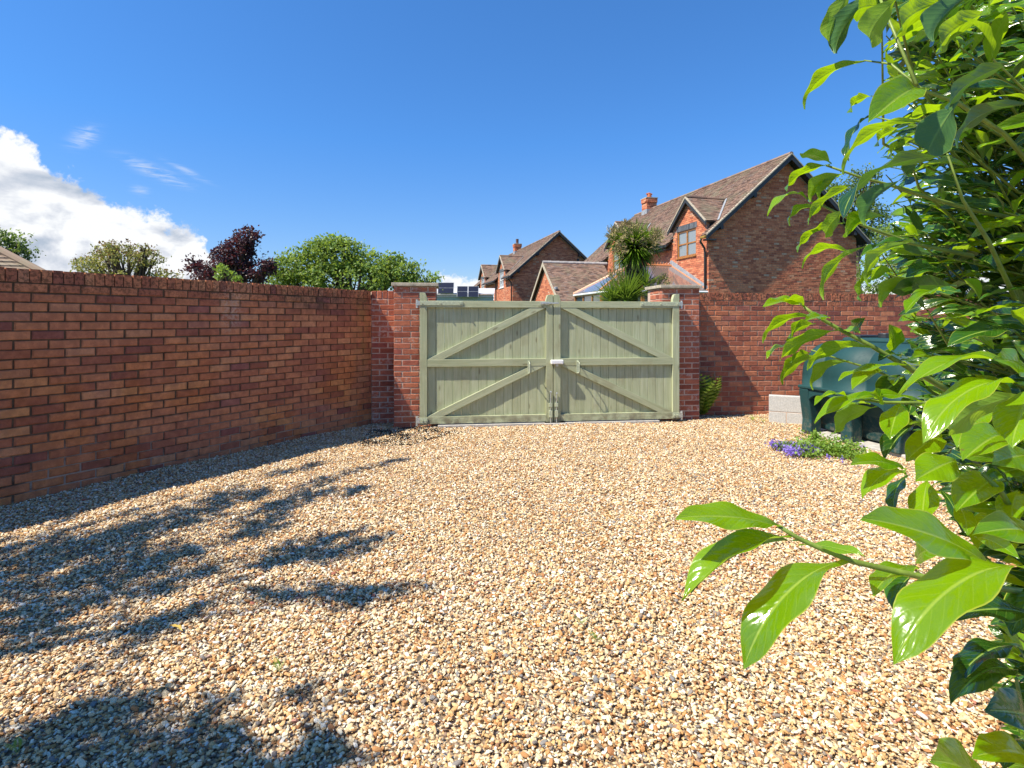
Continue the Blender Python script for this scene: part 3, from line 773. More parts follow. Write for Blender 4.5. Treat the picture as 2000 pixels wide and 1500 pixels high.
bw = thing('block_wall', 'low stack of pale grey concrete blocks between the right wall and the oil tank', 'block wall', Vector((3.58, 7.80, 0)), math.atan2(-0.30, 0.62))
for c in range(2):
    for i in range(3):
        x0 = i * 0.45 - (0.225 if c == 0 else 0)
        a, b_ = max(0, x0), min(1.1, x0 + 0.44)
        g = MB(); g.box((a, 0, -0.085 + c * 0.225), (b_, 0.14, 0.13 + c * 0.225), random.random()*.5); part('concrete_block', g, M_block, bw, bevel=0.004)
g = MB(); g.box((0.004, 0.004, -0.08), (1.096, 0.136, 0.352)); part('mortar', g, M_mortar_light, bw)

# ------------------------------------------------------------------ houses
def rects_around(x0, x1, z0, z1, holes):
    xs = sorted({x0, x1, *[h[0] for h in holes], *[h[1] for h in holes]}); xs = [x for x in xs if x0 <= x <= x1]
    out = []
    for a, b_ in zip(xs, xs[1:]):
        hs = sorted([(h[2], h[3]) for h in holes if h[0] <= a + 1e-6 and h[1] >= b_ - 1e-6]); z = z0
        for (p, q) in hs:
            if p > z: out.append((a, b_, z, p))
            z = q
        if z < z1: out.append((a, b_, z, z1))
    return out

def tile_slope(mb, o, U, S_, L_, H_, nrm, tw=0.17, th=0.105, clip=None):
    """tiles on a slope: o eave corner, U along the eave, S_ up the slope"""
    rows = int(H_ / th) + 1
    for r_ in range(rows):
        off = (tw/2 if r_ % 2 else 0)
        n = int(L_ / tw) + 2
        for i in range(n):
            a = i * tw - off; b_ = a + tw - 0.006
            a, b_ = max(a, 0), min(b_, L_)
            if b_ - a < 0.03: continue
            t0 = r_ * th; t1 = min(t0 + th + 0.05, H_)
            if t1 - t0 < 0.02: continue
            if clip and not clip((a+b_)/2, t0): continue
            lift = 0.030 + random.uniform(-.005, .007); k = random.uniform(-.003, .003)
            p = [o + U*a + S_*t0 + nrm*lift, o + U*b_ + S_*t0 + nrm*(lift+k), o + U*b_ + S_*t1 + nrm*0.006, o + U*a + S_*t1 + nrm*0.006,
                 o + U*a + S_*t0 + nrm*(lift-0.018), o + U*b_ + S_*t0 + nrm*(lift-0.018)]
            mb.add([tuple(q) for q in p], [(0, 1, 2, 3), (4, 5, 1, 0), (5, 2, 1), (0, 3, 4)], random.uniform(0.001, 1))

def window(parent, o, U, V, w_, h_, mframe, mglass, cols=2, rows=2, blind=False):
    """casement window: o lower corner on the wall face, U along, V into the wall"""
    def bar(g, a, b_, z0, z1, y0, y1):
        c = [o + U*a + V*y0, o + U*b_ + V*y0, o + U*b_ + V*y1, o + U*a + V*y1]
        g.add([(*c[i].xy, o.z + z0) for i in range(4)] + [(*c[i].xy, o.z + z1) for i in range(4)], BOXF if U.cross(V).z > 0 else [f[::-1] for f in BOXF])
    f = 0.065; g = MB(); y0, y1 = 0.035, 0.095
    bar(g, 0, w_, 0, f, y0, y1); bar(g, 0, w_, h_-f, h_, y0, y1)
    bar(g, 0, f, f, h_-f, y0, y1); bar(g, w_-f, w_, f, h_-f, y0, y1)
    for i in range(1, cols):
        x = w_*i/cols; bar(g, x-0.04, x+0.04, f, h_-f, y0-0.003, y1)
    for j in range(1, rows):
        z = h_*(j/rows)
        for i in range(cols):
            a = max(f, w_*i/cols+0.04 if i else f); b_ = (w_*(i+1)/cols-0.04) if i < cols-1 else w_-f
            bar(g, a, b_, z-0.025, z+0.025, y0+0.004, y1)
    wn = part('window', g, mframe, parent)
    for i in range(cols):
        for j in range(rows):
            a = f if i == 0 else w_*i/cols+0.04; b_ = w_-f if i == cols-1 else w_*(i+1)/cols-0.04
            c = f if j == 0 else h_*j/rows+0.025; d = h_-f if j == rows-1 else h_*(j+1)/rows-0.025
            g = MB(); bar(g, a, b_, c, d, y0+0.03, y0+0.036); part('pane', g, mglass, wn)
    g = MB(); bar(g, -0.04, w_+0.04, -0.05, -0.002, -0.05, 0.09); part('sill', g, mframe, wn)
    return wn

def house(label, A, length, dorm, wins, mwin, mglass, chim_r, big=True, group=None):
    """x along the near gable (to the right), y along the house away from the camera; the front wall is the plane x=0"""
    w = thing('brick_house', label, 'house', A, R(14.1), group)
    W, EZ, SL = 6.6, 4.75, 0.8785
    ez = lambda x: 4.49 + SL * (x + 0.3) if x < W/2 else 4.49 + SL * (W - x + 0.3)
    RZ = ez(W/2)
    under = 0.12
    zlo = 0.0
    # core walls behind the brick skin
    g = MB(); g.prism([(0.10, zlo), (W-0.02, zlo), (W-0.02, ez(0)-0.16), (W/2, RZ-0.16), (0.10, ez(0.1)-0.16)], 1, 0.10, length - 0.02)
    part('inner_wall', g, M_black, w)
    # mortar skins
    g = MB(); g.prism([(0.006, zlo), (W, zlo), (W, ez(0)-under), (W/2, RZ-under), (0.006, ez(0)-under)], 1, 0.006, 0.099)
    holes = [(r0, r1, z0, z1) for (r0, r1, z0, z1, *_ ) in wins]
    for a, b_, z0, z1 in rects_around(0.10, length, zlo, ez(0)-under, holes): g.box((0.006, a, z0), (0.099, b_, z1))
    for d0, d1, az in dorm:
        hs = [h for h in holes if h[0] > d0 - .01 and h[1] < d1 + .01]
        zt = az - (d1-d0)/2*0.84
        for a, b_, z0, z1 in rects_around(d0, d1, ez(0)-under, zt, [h for h in hs]): g.box((0.0065, a, max(z0, ez(0)-under)), (0.099, b_, z1))
        m_ = (d0+d1)/2
        g.prism([(d0, zt), (d1, zt), (m_, az-0.06)], 0, 0.0065, 0.099)
    part('wall', g, M_mortar_house, w)
    # bricks
    bs = BrickSet(w, M_brick_house, 300 if big else 0, depth=0.09)
    zs = 1.35
    def skip(a, b_, z, hl): return any(b_ > h[0]+0.01 and a < h[1]-0.01 and z+0.06 > h[2] and z < h[3]-0.01 for h in hl)
    c = 0
    z = zs
    while z < RZ:
        off = 0.1125 if c % 2 else 0; u = -off
        while u < W:
            a, b_ = max(u, 0), min(u+0.215, W)
            lim = min(ez(a), ez(b_)) - under - 0.0
            if b_-a > .03 and z + 0.065 < lim: bs.lay((0,0,0), X0, Y0, a, b_-a, z, proud=random.uniform(-.004, .004))
            u += 0.225
        # front wall: plane x=0, U along +y reversed
        u = -off
        while u < length:
            a, b_ = max(u, 0.10), min(u+0.215, length); lim = ez(0) - under; 
            for d0, d1, az in dorm:
                if a > d0 and b_ < d1:
                    m_ = (d0+d1)/2; far = max(abs(a-m_), abs(b_-m_)); lim = az - 0.10 - far*0.84
            hl = holes + [(h[0]-0.06, h[1]+0.06, h[3], h[3]+0.225) for h in holes]
            if b_-a > .03 and z+0.06 < lim and not skip(a, b_, z, hl): bs.lay((0, length, 0), -Y0, X0, length-b_, b_-a, z, proud=random.uniform(-.002, .002))
            elif skip(a, b_, z, hl) and z+0.06 < lim:
                for h in hl:
                    if a < h[0]-0.02 < b_: bs.lay((0, length, 0), -Y0, X0, length-h[0]+.004, h[0]-a-.004, z)
                    if a < h[1]+0.02 < b_: bs.lay((0, length, 0), -Y0, X0, length-b_, b_-h[1]-.004, z)
            u += 0.225
        z += CS; c += 1
    bs.build()
    for r0, r1, z0, z1, *k in wins:
        n = max(3, int((r1-r0+0.12)/0.075))
        g = MB()
        for i in range(n):
            a = r0-0.06 + i*(r1-r0+0.12)/n
            g.box((-0.004, a, z1+0.004), (0.09, a+(r1-r0+0.12)/n-0.008, z1+0.215), random.random())
        part('lintel', g, M_blue_brick, w, kind='stuff')
        cr = k[0] if k else (2, 2)
        window(w, Vector((0, r1, z0)), -Y0, X0, r1-r0, z1-z0, mwin, mglass, *cr)
    # roof
    vo, eo = 0.34, 0.30
    hyp = math.hypot(W/2+eo, RZ - 4.49)
    rf = MB()
    t_ = 0.09
    rf.prism([(W/2, RZ-t_), (W+eo, 4.49-t_), (W+eo, 4.49), (W/2, RZ)][::-1], 1, -vo+0.03, length+0.3)
    yy = -vo + 0.03
    for d0, d1, az in list(dorm) + [(length+0.3, length+0.3, 0)]:
        rf.prism([(-eo, 4.49-t_), (W/2, RZ-t_), (W/2, RZ), (-eo, 4.49)][::-1], 1, yy, d0 - 0.02)
        if az:
            xs_ = 1.0; rf.prism([(xs_, ez(xs_)-t_), (W/2, RZ-t_), (W/2, RZ), (xs_, ez(xs_))][::-1], 1, d0 - 0.02, d1 + 0.02)
        yy = d1 + 0.02
    roof = part('roof', rf, M_black, w)
    S1 = Vector((W/2+eo, 0, RZ-4.49)).normalized(); N1 = Vector((-S1.z, 0, S1.x))
    S2 = Vector((-S1.x, 0, S1.z)); N2 = Vector((S1.z, 0, S1.x))
    def clip(a, t0):
        x = -eo - 0.0 + S1.x * t0; z_ = 4.49 + S1.z * t0; y_ = -vo + a
        for d0, d1, az in dorm:
            m_ = (d0+d1)/2
            if abs(y_-m_) < (d1-d0)/2+0.02 and z_ < az - abs(y_-m_)*0.84 - 0.02: return False
        return True
    g = MB(); tile_slope(g, Vector((-eo, -vo, 4.49)), Y0, S1, length+vo+0.3, hyp, N1, clip=clip, tw=0.17 if big else 0.22, th=0.105 if big else 0.14)
    if big: tile_slope(g, Vector((W+eo, -vo, 4.49)), Y0, S2, 3.0, hyp, N2)
    else: tile_slope(g, Vector((W+eo, -vo, 4.49)), Y0, S2, 2.0, hyp, N2, tw=0.3, th=0.2)
    part('roof_tiles', g, M_tile, roof, kind='stuff')
    g = MB(); n = int((length+vo+0.3)/0.32)
    for i in range(n):
        y0_ = -vo + i*0.32; g.tube([(W/2, y0_, RZ+0.005), (W/2, y0_+0.33, RZ+0.012)], 0.085, 8, random.uniform(0.001, 1))
    part('ridge_tiles', g, M_tile, roof, kind='stuff')
    # verges
    for sx in (0, 1):
        f = (lambda x: W-x) if sx else (lambda x: x)
        poly = [(f(-eo-0.02), 4.49-0.20), (f(-eo-0.02), 4.49-0.03), (f(W/2), RZ-0.03-0.0), (f(W/2), RZ-0.22)]
        if sx: poly = poly[::-1]
        g = MB(); g.prism(poly, 1, -vo-0.01, -vo+0.022); part('bargeboard', g, M_black, w)
        g = MB(); poly = [(f(-eo), 4.49-0.02), (f(-eo), 4.49+0.03), (f(W/2), RZ+0.03), (f(W/2), RZ-0.02)]
        if sx: poly = poly[::-1]
        g.prism(poly, 1, -vo-0.025, -vo+0.10); part('verge_strip', g, M_cap, w)
    for x in ([0.35, 1.75, W-1.75, W-0.35]):
        z_ = ez(x)-0.17
        g = MB(); g.box((x-0.06, -vo+0.02, z_-0.17), (x+0.06, 0.0, z_)); part('purlin_end', g, M_black, w)
    # eaves gutter pieces between dormers
    cuts = [-vo] + [v for d in dorm for v in (d[0]-0.15, d[1]+0.15)] + [length+0.3]
    for a, b_ in zip(cuts[::2], cuts[1::2]):
        if b_-a < 0.05: continue
        g = MB(); g.box((-eo-0.10, a, 4.37), (-eo+0.02, b_, 4.46)); part('gutter', g, M_gutter_y if big and a < 0 else M_black, w, bevel=0.02)
        g = MB(); g.box((-eo+0.02, a, 4.30), (0.10, b_, 4.345)); part('soffit', g, M_black, w)
    # downpipe near the corner
    g = MB(); g.tube([(-eo-0.04, -0.05, 4.36), (-eo-0.04, 0.0, 4.28), (-0.10, 0.10, 4.05), (-0.07, 0.12, 3.9), (-0.07, 0.12, 0.1)], 0.042, 10); part('downpipe', g, M_black, w, smooth=True)
    if not big:
        g = MB(); g.tube([(-0.08, dorm[0][1]+0.5, 4.3), (-0.08, dorm[0][1]+0.5, 0.1)], 0.04, 8); part('downpipe', g, M_black, w)
        g = MB(); g.box((3.4, -0.13, 5.15), (3.68, -0.005, 5.42)); part('alarm_box', g, M_white, w, bevel=0.02)
        g = MB(); g.box((4.72, -0.02, 5.62), (4.88, -0.004, 5.80)); part('wall_vent', g, M_black, w)
    # dormers
    for d0, d1, az in dorm:
        m_ = (d0+d1)/2; hw = (d1-d0)/2+0.14; sl = 0.84; oz = 0.15
        xin = (az - 4.49)/SL - 0.3
        dm = MB()
        for sy, yy in ((0, d0), (1, d1)):      # cheeks
            zt = az - (d1-d0)/2*sl - 0.05; xe = (zt-4.49)/SL - 0.3
            dm.prism([(0.10, 4.40), (0.10, zt), (xe, zt)] if sy else [(0.10, 4.40), (0.10, zt), (xe, zt)], 1, yy-0.0 if sy == 0 else yy-0.10, yy+0.10 if sy == 0 else yy)
        dp = part('dormer', dm, M_black, w)
        g = MB()
        xe0 = lambda z_: (z_-4.49)/SL - 0.3
        ze = az - hw*sl
        for sgn in (-1, 1):
            a_ = Vector((-oz, m_, az)); b_ = Vector((xe0(az), m_, az)); c_ = Vector((xe0(ze)+0.0, m_+sgn*hw, ze)); d_ = Vector((-oz, m_+sgn*hw, ze))
            nn = Vector((0, sgn*sl, 1)).normalized()
            q = [a_, b_, c_, d_]; q2 = [p - nn*0.07 for p in q]
            fcs = BOXF if sgn > 0 else [f[::-1] for f in BOXF]
            g.add([tuple(p) for p in q2[::1]] + [tuple(p) for p in q[::1]], fcs)
        part('dormer_roof', g, M_black, dp)
        g = MB(); H_ = math.hypot(hw, az-ze)
        for sgn in (-1, 1):
            nn = Vector((0, sgn*sl, 1)).normalized(); Sd = Vector((0, -sgn*hw, az-ze)).normalized()
            o_ = Vector((-oz, m_+sgn*hw, ze)); Lm = xe0(az)+oz
            def cl(a, t0, ze=ze, Sd=Sd): return a < (xe0(ze + Sd.z*t0)+oz) + 0.02
            if sgn < 0: tile_slope(g, o_, X0, Sd, Lm, H_, nn, clip=cl)
            else:
                gg = MB(); tile_slope(gg, o_, X0, Sd, Lm, H_, nn, clip=cl)
                gg.f = [f[::-1] for f in gg.f]; b0 = g.nv
                g.v += gg.v; g.f += [tuple(i+b0 for i in f) for f in gg.f]; g.r += gg.r; g.nv += gg.nv
        part('dormer_tiles', g, M_tile, dp, kind='stuff')
        g = MB(); x = -oz
        while x < xe0(az)-0.1: g.tube([(x, m_, az+0.005), (x+0.31, m_, az+0.01)], 0.075, 8, random.uniform(0.001, 1)); x += 0.30
        part('dormer_ridge', g, M_tile, dp, kind='stuff')
        for sgn in (-1, 1):
            g = MB(); poly = [(m_, az-0.03), (m_, az-0.20), (m_+sgn*(hw+0.02), ze-0.20+0.03), (m_+sgn*(hw+0.02), ze-0.03)]
            if sgn < 0: poly = poly[::-1]
            g.prism(poly, 0, -oz-0.02, -oz+0.01); part('dormer_bargeboard', g, M_black, dp)
            g = MB(); poly = [(m_, az+0.03), (m_, az-0.028), (m_+sgn*(hw+0.0), ze-0.028), (m_+sgn*(hw+0.0), ze+0.03)]
            if sgn < 0: poly = poly[::-1]
            g.prism(poly, 0, -oz-0.035, -oz+0.04); part('dormer_verge', g, M_cap, dp)
            # lead valley
            a_ = Vector((xe0(az), m_, az)); c_ = Vector((xe0(ze), m_+sgn*hw, ze)); nn = N1
            du = Vector((0, sgn*0.09, 0))
            g = MB(); g.add([tuple(a_ + nn*0.045 + du*0.2), tuple(a_ + nn*0.045 + du*1.6), tuple(c_ + nn*0.045 + du*1.6), tuple(c_ + nn*0.045 + du*0.2)], [(0, 1, 2, 3)])
            part('lead_valley', g, M_lead, dp)
    # chimney
    cb = MB(); cx, cy = W/2, chim_r; s1 = 0.30
    ch = BrickSet
    g = MB(); g.box((cx-s1, cy-s1, RZ-0.5), (cx+s1, cy+s1, RZ+0.62)); chm = part('chimney', g, M_mortar_house, w)
    g = MB()
    for k in range(13):
        z_ = RZ-0.35 + k*CS; e = 0.008 + (0.045 if k >= 10 else 0)
        for (a0, a1) in (((-s1, -0.004), (0.004, s1)) if k % 2 else ((-s1, -s1/2), (-s1/2+.008, s1/2), (s1/2+.008, s1))):
            g.box((cx+a0, cy-s1-e, z_), (cx+a1, cy-s1, z_+0.065), random.random()); g.box((cx-s1-e, cy+a0, z_), (cx-s1, cy+a1, z_+0.065), random.random())
            g.box((cx+s1, cy+a0, z_), (cx+s1+e, cy+a1, z_+0.065), random.random())
    part('chimney_bricks', g, M_brick_house, chm, kind='stuff')
    g = MB(); g.box((cx-s1-0.06, cy-s1-0.06, RZ+0.622), (cx+s1+0.06, cy+s1+0.06, RZ+0.67)); part('chimney_cap', g, M_cap, chm)
    g = MB(); g.tube([(cx, cy, RZ+0.67), (cx, cy, RZ+0.92)], [0.14, 0.115], 12)
    if big: g.tube([(cx-0.17, cy, RZ+0.90), (cx, cy, RZ+0.96), (cx+0.17, cy, RZ+0.90)], 0.05, 8)
    else: g.tube([(cx, cy, RZ+0.90), (cx, cy, RZ+1.12)], [0.13, 0.13], 12)
    part('chimney_pot', g, simple_mat('terracotta_pot' + str(int(big)), (0.42, 0.13, 0.06) if big else (0.09, 0.05, 0.05), 0.8), chm)
    g = MB(); g.box((cx-s1-0.02, cy-s1-0.02, RZ-0.45), (cx+s1+0.02, cy+s1+0.02, RZ-0.0)); part('chimney_flashing', g, M_lead, chm)
    return w

A1 = Vector((7.2, 20.5, 0))
h1 = house('nearer red brick house with golden oak windows, two gabled dormers and the conservatory', A1, 12.4,
           [(0.10, 2.50, 6.18), (6.55, 8.95, 6.30)], [(0.82, 2.17, 3.90, 4.95), (7.0, 8.4, 3.90, 4.95)], M_oak, M_glass_win, 10.75, True)
h2 = house('farther red brick house with white windows, seen above the left gate', Vector((0.05, 38.8, 0)), 14.2,
           [(2.1, 4.6, 6.25), (9.5, 12.0, 6.25)], [(2.75, 4.15, 3.87, 5.05), (6.1, 7.3, 3.05, 3.65), (10.0, 11.5, 3.87, 5.05)], M_white, M_glass_win, 11.4, False)

# conservatory: part of the nearer house
def conservatory(w):
    ez_, rz_, r0, r1, rc, out = 2.50, 3.62, 0.05, 5.15, 2.6, 3.75
    c1, c2 = (-2.6, r0), (-out, 1.2); c3, c4 = (-out, 4.0), (-2.6, r1)
    e = [(0, r0), c1, c2, c3, c4, (0, r1)]; R0, R1 = (0, rc), (-1.85, rc)
    base = MB(); n = len(e)
    cons = MB()
    for i in range(n-1):
        a, b_ = Vector((*e[i], 0)), Vector((*e[i+1], 0)); d = (b_-a).normalized(); q = Vector((-d.y, d.x, 0))
        p = [a, b_, b_ - q*0.12, a - q*0.12]
        cons.add([(v.x, v.y, 0) for v in p] + [(v.x, v.y, 0.65) for v in p], BOXF)
    cs_ = part('conservatory', cons, M_mortar_house, w, label='hip roofed conservatory with orange glazing bars')
    def bar(name, a, b_, r=0.035, m=M_copper, seg=6):
        g = MB(); g.tube([a, b_], r, seg); part(name, g, m, cs_)
    P3 = lambda p, z: Vector((p[0], p[1], z))
    roofpairs = [(e[0], R0), (e[1], R1), (e[2], R1), (e[3], R1), (e[4], R1), (e[5], R0)]
    # glazing facets
    def facet(pts, m, nb):
        g = MB(); g.add([tuple(p) for p in pts], [tuple(range(len(pts)))]); o = part('roof_glazing', g, m, cs_)
        sol = o.modifiers.new('thick', 'SOLIDIFY'); sol.thickness = 0.025
        if len(pts) == 4:
            a, b_, c, d = pts
            for k in range(1, nb): bar('glazing_bar', a.lerp(b_, k/nb) + Vector((0,0,.01)), d.lerp(c, k/nb) + Vector((0,0,.01)), 0.018)
        else:
            a, b_, c = pts
            for k in range(1, nb): bar('glazing_bar', a.lerp(b_, k/nb) + Vector((0,0,.01)), c + Vector((0,0,.01)), 0.018)
    T0, T1 = P3(R0, rz_), P3(R1, rz_); E = [P3(p, ez_) for p in e]
    facet([E[0], E[1], T1, T0], M_glass_brown, 3); facet([E[1], E[2], T1], M_glass_brown, 1)
    facet([E[2], E[3], T1], M_glass_roof, 2); facet([E[3], E[4], T1], M_glass_roof, 1); facet([E[4], E[5], T0, T1], M_glass_roof, 3)
    for p, q in roofpairs: bar('hip_bar', P3(p, ez_ + .015), P3(q, rz_+.015), 0.06 if q is R1 else 0.045)
    bar('ridge_bar', T0 + Vector((0,0,.03)), T1 + Vector((-.05,0,.03)), 0.06)
    g = MB()
    for k in range(14):
        x = -0.1 - k*0.13; g.prism([(x-0.045, rz_+0.06), (x+0.045, rz_+0.06), (x+0.02, rz_+0.13), (x, rz_+0.17), (x-0.02, rz_+0.13)], 1, rc-0.012, rc+0.012)
    part('ridge_cresting', g, M_copper, cs_)
    for i in range(n-1):
        g = MB(); a, b_ = E[i], E[i+1]; g.tube([a + Vector((0,0,-.05)), b_ + Vector((0,0,-.05))], 0.04, 8); part('gutter', g, M_white, cs_)
        m_ = MB(); d = (b_-a).normalized(); L_ = (b_-a).length; k = max(1, round(L_/0.8))
        q = Vector((-d.y, d.x, 0))
        for j in range(k+1):
            c = a + d*(L_*j/k) - q*0.08
            m_.box((c.x-0.035, c.y-0.035, 0.65), (c.x+0.035, c.y+0.035, ez_-0.06))
        for zz in (0.66, 1.95, 2.36):
            p = [a - q*0.05, b_ - q*0.05, b_ - q*0.11, a - q*0.11]
            m_.add([(v.x, v.y, zz) for v in p] + [(v.x, v.y, zz+0.07) for v in p], BOXF)
        part('window_frame', m_, M_oak, cs_)
        g = MB(); p = [a - q*0.075, b_ - q*0.075]; g.add([(p[0].x, p[0].y, 0.7), (p[1].x, p[1].y, 0.7), (p[1].x, p[1].y, 2.4), (p[0].x, p[0].y, 2.4)], [(0,1,2,3)])
        part('pane', g, M_glass_dark, cs_)
    for p, zz, q, zz2 in ((R0, rz_, e[0], ez_), (R0, rz_, e[5], ez_)):
        g = MB(); g.add([(-0.012, p[1], zz+0.04), (-0.012, q[1], zz2+0.04), (-0.012, q[1], zz2+0.17), (-0.012, p[1], zz+0.26)], [(0,1,2,3)])
        o = part('lead_flashing', g, M_lead, cs_); s = o.modifiers.new('thick', 'SOLIDIFY'); s.thickness = 0.008
conservatory(h1)

# garage between the houses
def garage():
    A = Vector((1.54, 28.0, 0)); w = thing('garage', 'low brick garage with a pitched clay tile roof between the two houses', 'garage', A, R(14.1))
    hw, rz_, ezv, L_ = 2.6, 4.30, 2.18, 3.25; sl = (rz_-ezv)/hw
    g = MB(); g.prism([(-hw+.2, 0), (hw-.2, 0), (hw-.2, ezv+0.0), (0, rz_-0.14-0.0), (-hw+.2, ezv+0.0)], 0, 0.156, L_-0.1)
    part('wall', g, M_mortar_house, w)
    bs = BrickSet(w, M_brick_house, 0, depth=0.09); z = 1.4; c = 0
    while z < rz_:
        u = -hw+.2 - (0.1125 if c % 2 else 0)
        while u < hw-.2:
            a, b_ = max(u, -hw+.2), min(u+.215, hw-.2)
            if b_-a > .03 and z+.065 < rz_-0.12-sl*max(abs(a), abs(b_)): bs.lay((0.15, 0, 0), -Y0, X0, -b_, b_-a, z, proud=random.uniform(-.002, .002))
            u += 0.225
        z += CS; c += 1
    bs.build()
    g = MB(); g.prism([(-hw, ezv-0.08), (-hw, ezv), (0, rz_), (hw, ezv), (hw, ezv-0.08), (0, rz_-0.08)], 0, 0.0, L_); rf = part('roof', g, M_black, w)
    H_ = math.hypot(hw, rz_-ezv); g = MB()
    S_ = Vector((0, hw, rz_-ezv)).normalized(); tile_slope(g, Vector((0.0, -hw, ezv)), X0, S_, L_, H_, Vector((0, -S_.z, S_.y)))
    part('roof_tiles', g, M_tile, rf, kind='stuff')
    g = MB(); x = 0
    while x < L_-0.2: g.tube([(x, 0, rz_+.01), (x+.44, 0, rz_+.02)], 0.085, 8, random.uniform(0.001, 1)); x += 0.43
    part('ridge_tiles', g, simple_mat('ridge_mortar', (0.36, 0.34, 0.33), 0.9, 0.3, 5), rf, kind='stuff')
    for s_ in (-1, 1):
        poly = [(0, rz_-0.18), (0, rz_+0.0), (s_*(hw+.02), ezv+0.0), (s_*(hw+.02), ezv-0.18)]
        if s_ > 0: poly = poly[::-1]
        g = MB(); g.prism(poly, 0, -0.03, -0.002); part('bargeboard', g, M_cap, w)
    g = MB(); g.box((0.02, -1.9, 2.85), (0.15, -1.65, 2.98)); part('security_light', g, M_lead, w, bevel=0.02)
garage()

# outbuilding with solar panels
def solar_shed():
    p0 = at(850, 553, 35); w = thing('outbuilding', 'low pale green outbuilding with dark solar panels beyond the left gate', 'outbuilding', (p0.x, 35, 0), 0.02)
    ppm = 35/F
    mg = simple_mat('pale_green_cladding', (0.33, 0.42, 0.37), 0.7, 0.1); mr = simple_mat('pale_grey_roof', (0.52, 0.50, 0.50), 0.6, 0.15)
    g = MB(); g.box((-1.2, 0, 0), (3.6, 3, 3.02)); part('wall', g, mg, w)
    g = MB(); g.prism([(-0.2, 3.02), (3.1, 3.55), (3.1, 3.60), (-0.2, 3.08)][::-1], 0, -1.3, 3.7); part('roof', g, mr, w)
    g = MB(); g.box((-0.02, -0.06, 2.86), (3.6, -0.002, 3.0)); part('fascia', g, mr, w)
    for (x0, x1, z0, z1) in ((856, 887, 573, 552), (893, 914, 580, 559), (914.6, 935, 580, 559)):
        a = (x0-850)*ppm; b_ = (x1-850)*ppm; za = 1.4+(626-z0)*ppm; zb = 1.4+(626-z1)*ppm
        fr = MB(); fr.prism([(-0.40, za), (-0.36, za-0.03), (-0.06, zb-0.03), (-0.10, zb)][::-1], 0, a, b_); sp = part('solar_panel', fr, M_lead, w)
        for k in range(2):
            q0, q1 = k*0.5+0.02, k*0.5+0.48
            g = MB(); ya, yb = -0.41 + 0.3*q0, -0.41 + 0.3*q1; z_a, z_b = za+(zb-za)*q0, za+(zb-za)*q1
            g.add([(a+.03, ya, z_a), (b_-.03, ya, z_a), (b_-.03, yb, z_b), (a+.03, yb, z_b)], [(0,1,2,3)]); part('solar_cell_sheet', g, M_solar, sp)
solar_shed()

# bungalow roof beyond the left wall
def bungalow():
    D = 14.0
    w = thing('bungalow', 'low bungalow with brown ribbed tile hip roof behind the far left of the wall', 'bungalow', (0, 0, 0))
    ap = at(-130, 440, D+2); e0 = at(-260, 535, D-2); e1 = at(100, 528, D+0.5); 
    p = [Vector((-21, 11.5, 2.35)), Vector((at(105, 530, 14.2).x, 14.2, 2.42)), Vector((at(-120, 452, 16.5).x, 16.5, 4.35)), Vector((-24, 14.0, 4.35))]
    g = MB(); U = (p[1]-p[0]); L_ = U.length; U.normalize()
    g.add([tuple(q) for q in p], [(0,1,2,3)]); o = part('roof', g, M_tile_conc, w); s = o.modifiers.new('t', 'SOLIDIFY'); s.thickness = 0.15
    g = MB()
    rows = 16
    for r_ in range(rows):
        a0, b0 = p[0].lerp(p[3], r_/rows), p[1].lerp(p[2], r_/rows); a1, b1 = p[0].lerp(p[3], (r_+1)/rows), p[1].lerp(p[2], (r_+1)/rows)
        n = 46
        for i in range(n):
            q = [a0.lerp(b0, i/n), a0.lerp(b0, (i+.94)/n), a1.lerp(b1, (i+.94)/n), a1.lerp(b1, i/n)]
            up = Vector((0, 0, 0.06))
            g.add([tuple(q[0]+up), tuple(q[1]+up), tuple(q[2]+up*.3), tuple(q[3]+up*.3), tuple(q[0]), tuple(q[1])], [(0,1,2,3), (4,5,1,0)], random.uniform(.001, 1))
    part('roof_tiles', g, M_tile_conc, o, kind='stuff')
    g = MB(); g.tube([tuple(p[1]+Vector((0,0,.05))), tuple(p[2]+Vector((0,0,.08)))], 0.10, 8); part('hip_ridge', g, M_tile_conc, o)
    g = MB(); g.add([(-21, 12, 0), (p[1].x-.5, 14.6, 0), (p[1].x-.5, 14.6, 2.3), (-21, 12, 2.25), (-23, 16, 0), (p[1].x-.9, 17, 0), (p[1].x-.9, 17, 2.3), (-23, 16, 2.25)],
                    [(0,1,2,3), (1,5,6,2), (5,4,7,6), (4,0,3,7), (3,2,6,7)]); part('wall', g, M_mortar_house, w)
bungalow()

# ------------------------------------------------------------------ foliage helpers
def leaf_cards(mb, C, N_, size, asp=0.55, up_bias=0.35, r=rng):
    """many small folded leaves at points C (n,3)"""
    n = len(C)
    a = r.normal(size=(n, 3)); a /= np.linalg.norm(a, axis=1)[:, None]
    b = r.normal(size=(n, 3)) + np.array([0, 0, up_bias*2]); b -= a * (a*b).sum(1)[:, None]; b /= np.linalg.norm(b, axis=1)[:, None]
    c = np.cross(a, b); s = size * r.uniform(0.65, 1.3, n)[:, None]
    P0 = C - a*s*0.5; P1 = C + a*s*0.5; Q0 = C + c*s*asp*0.5 + b*s*0.08; Q1 = C - c*s*asp*0.5 + b*s*0.08
    Vv = np.stack([P0, Q0, P1, Q1], 1).reshape(-1, 3); base = mb.nv
    mb.v.append(Vv); mb.nv += len(Vv)
    idx = base + np.arange(n)[:, None]*4 + np.array([0, 1, 2, 3])
    mb.f.extend(map(tuple, idx.tolist())); mb.r.extend(r.uniform(0.001, 1, n).tolist())

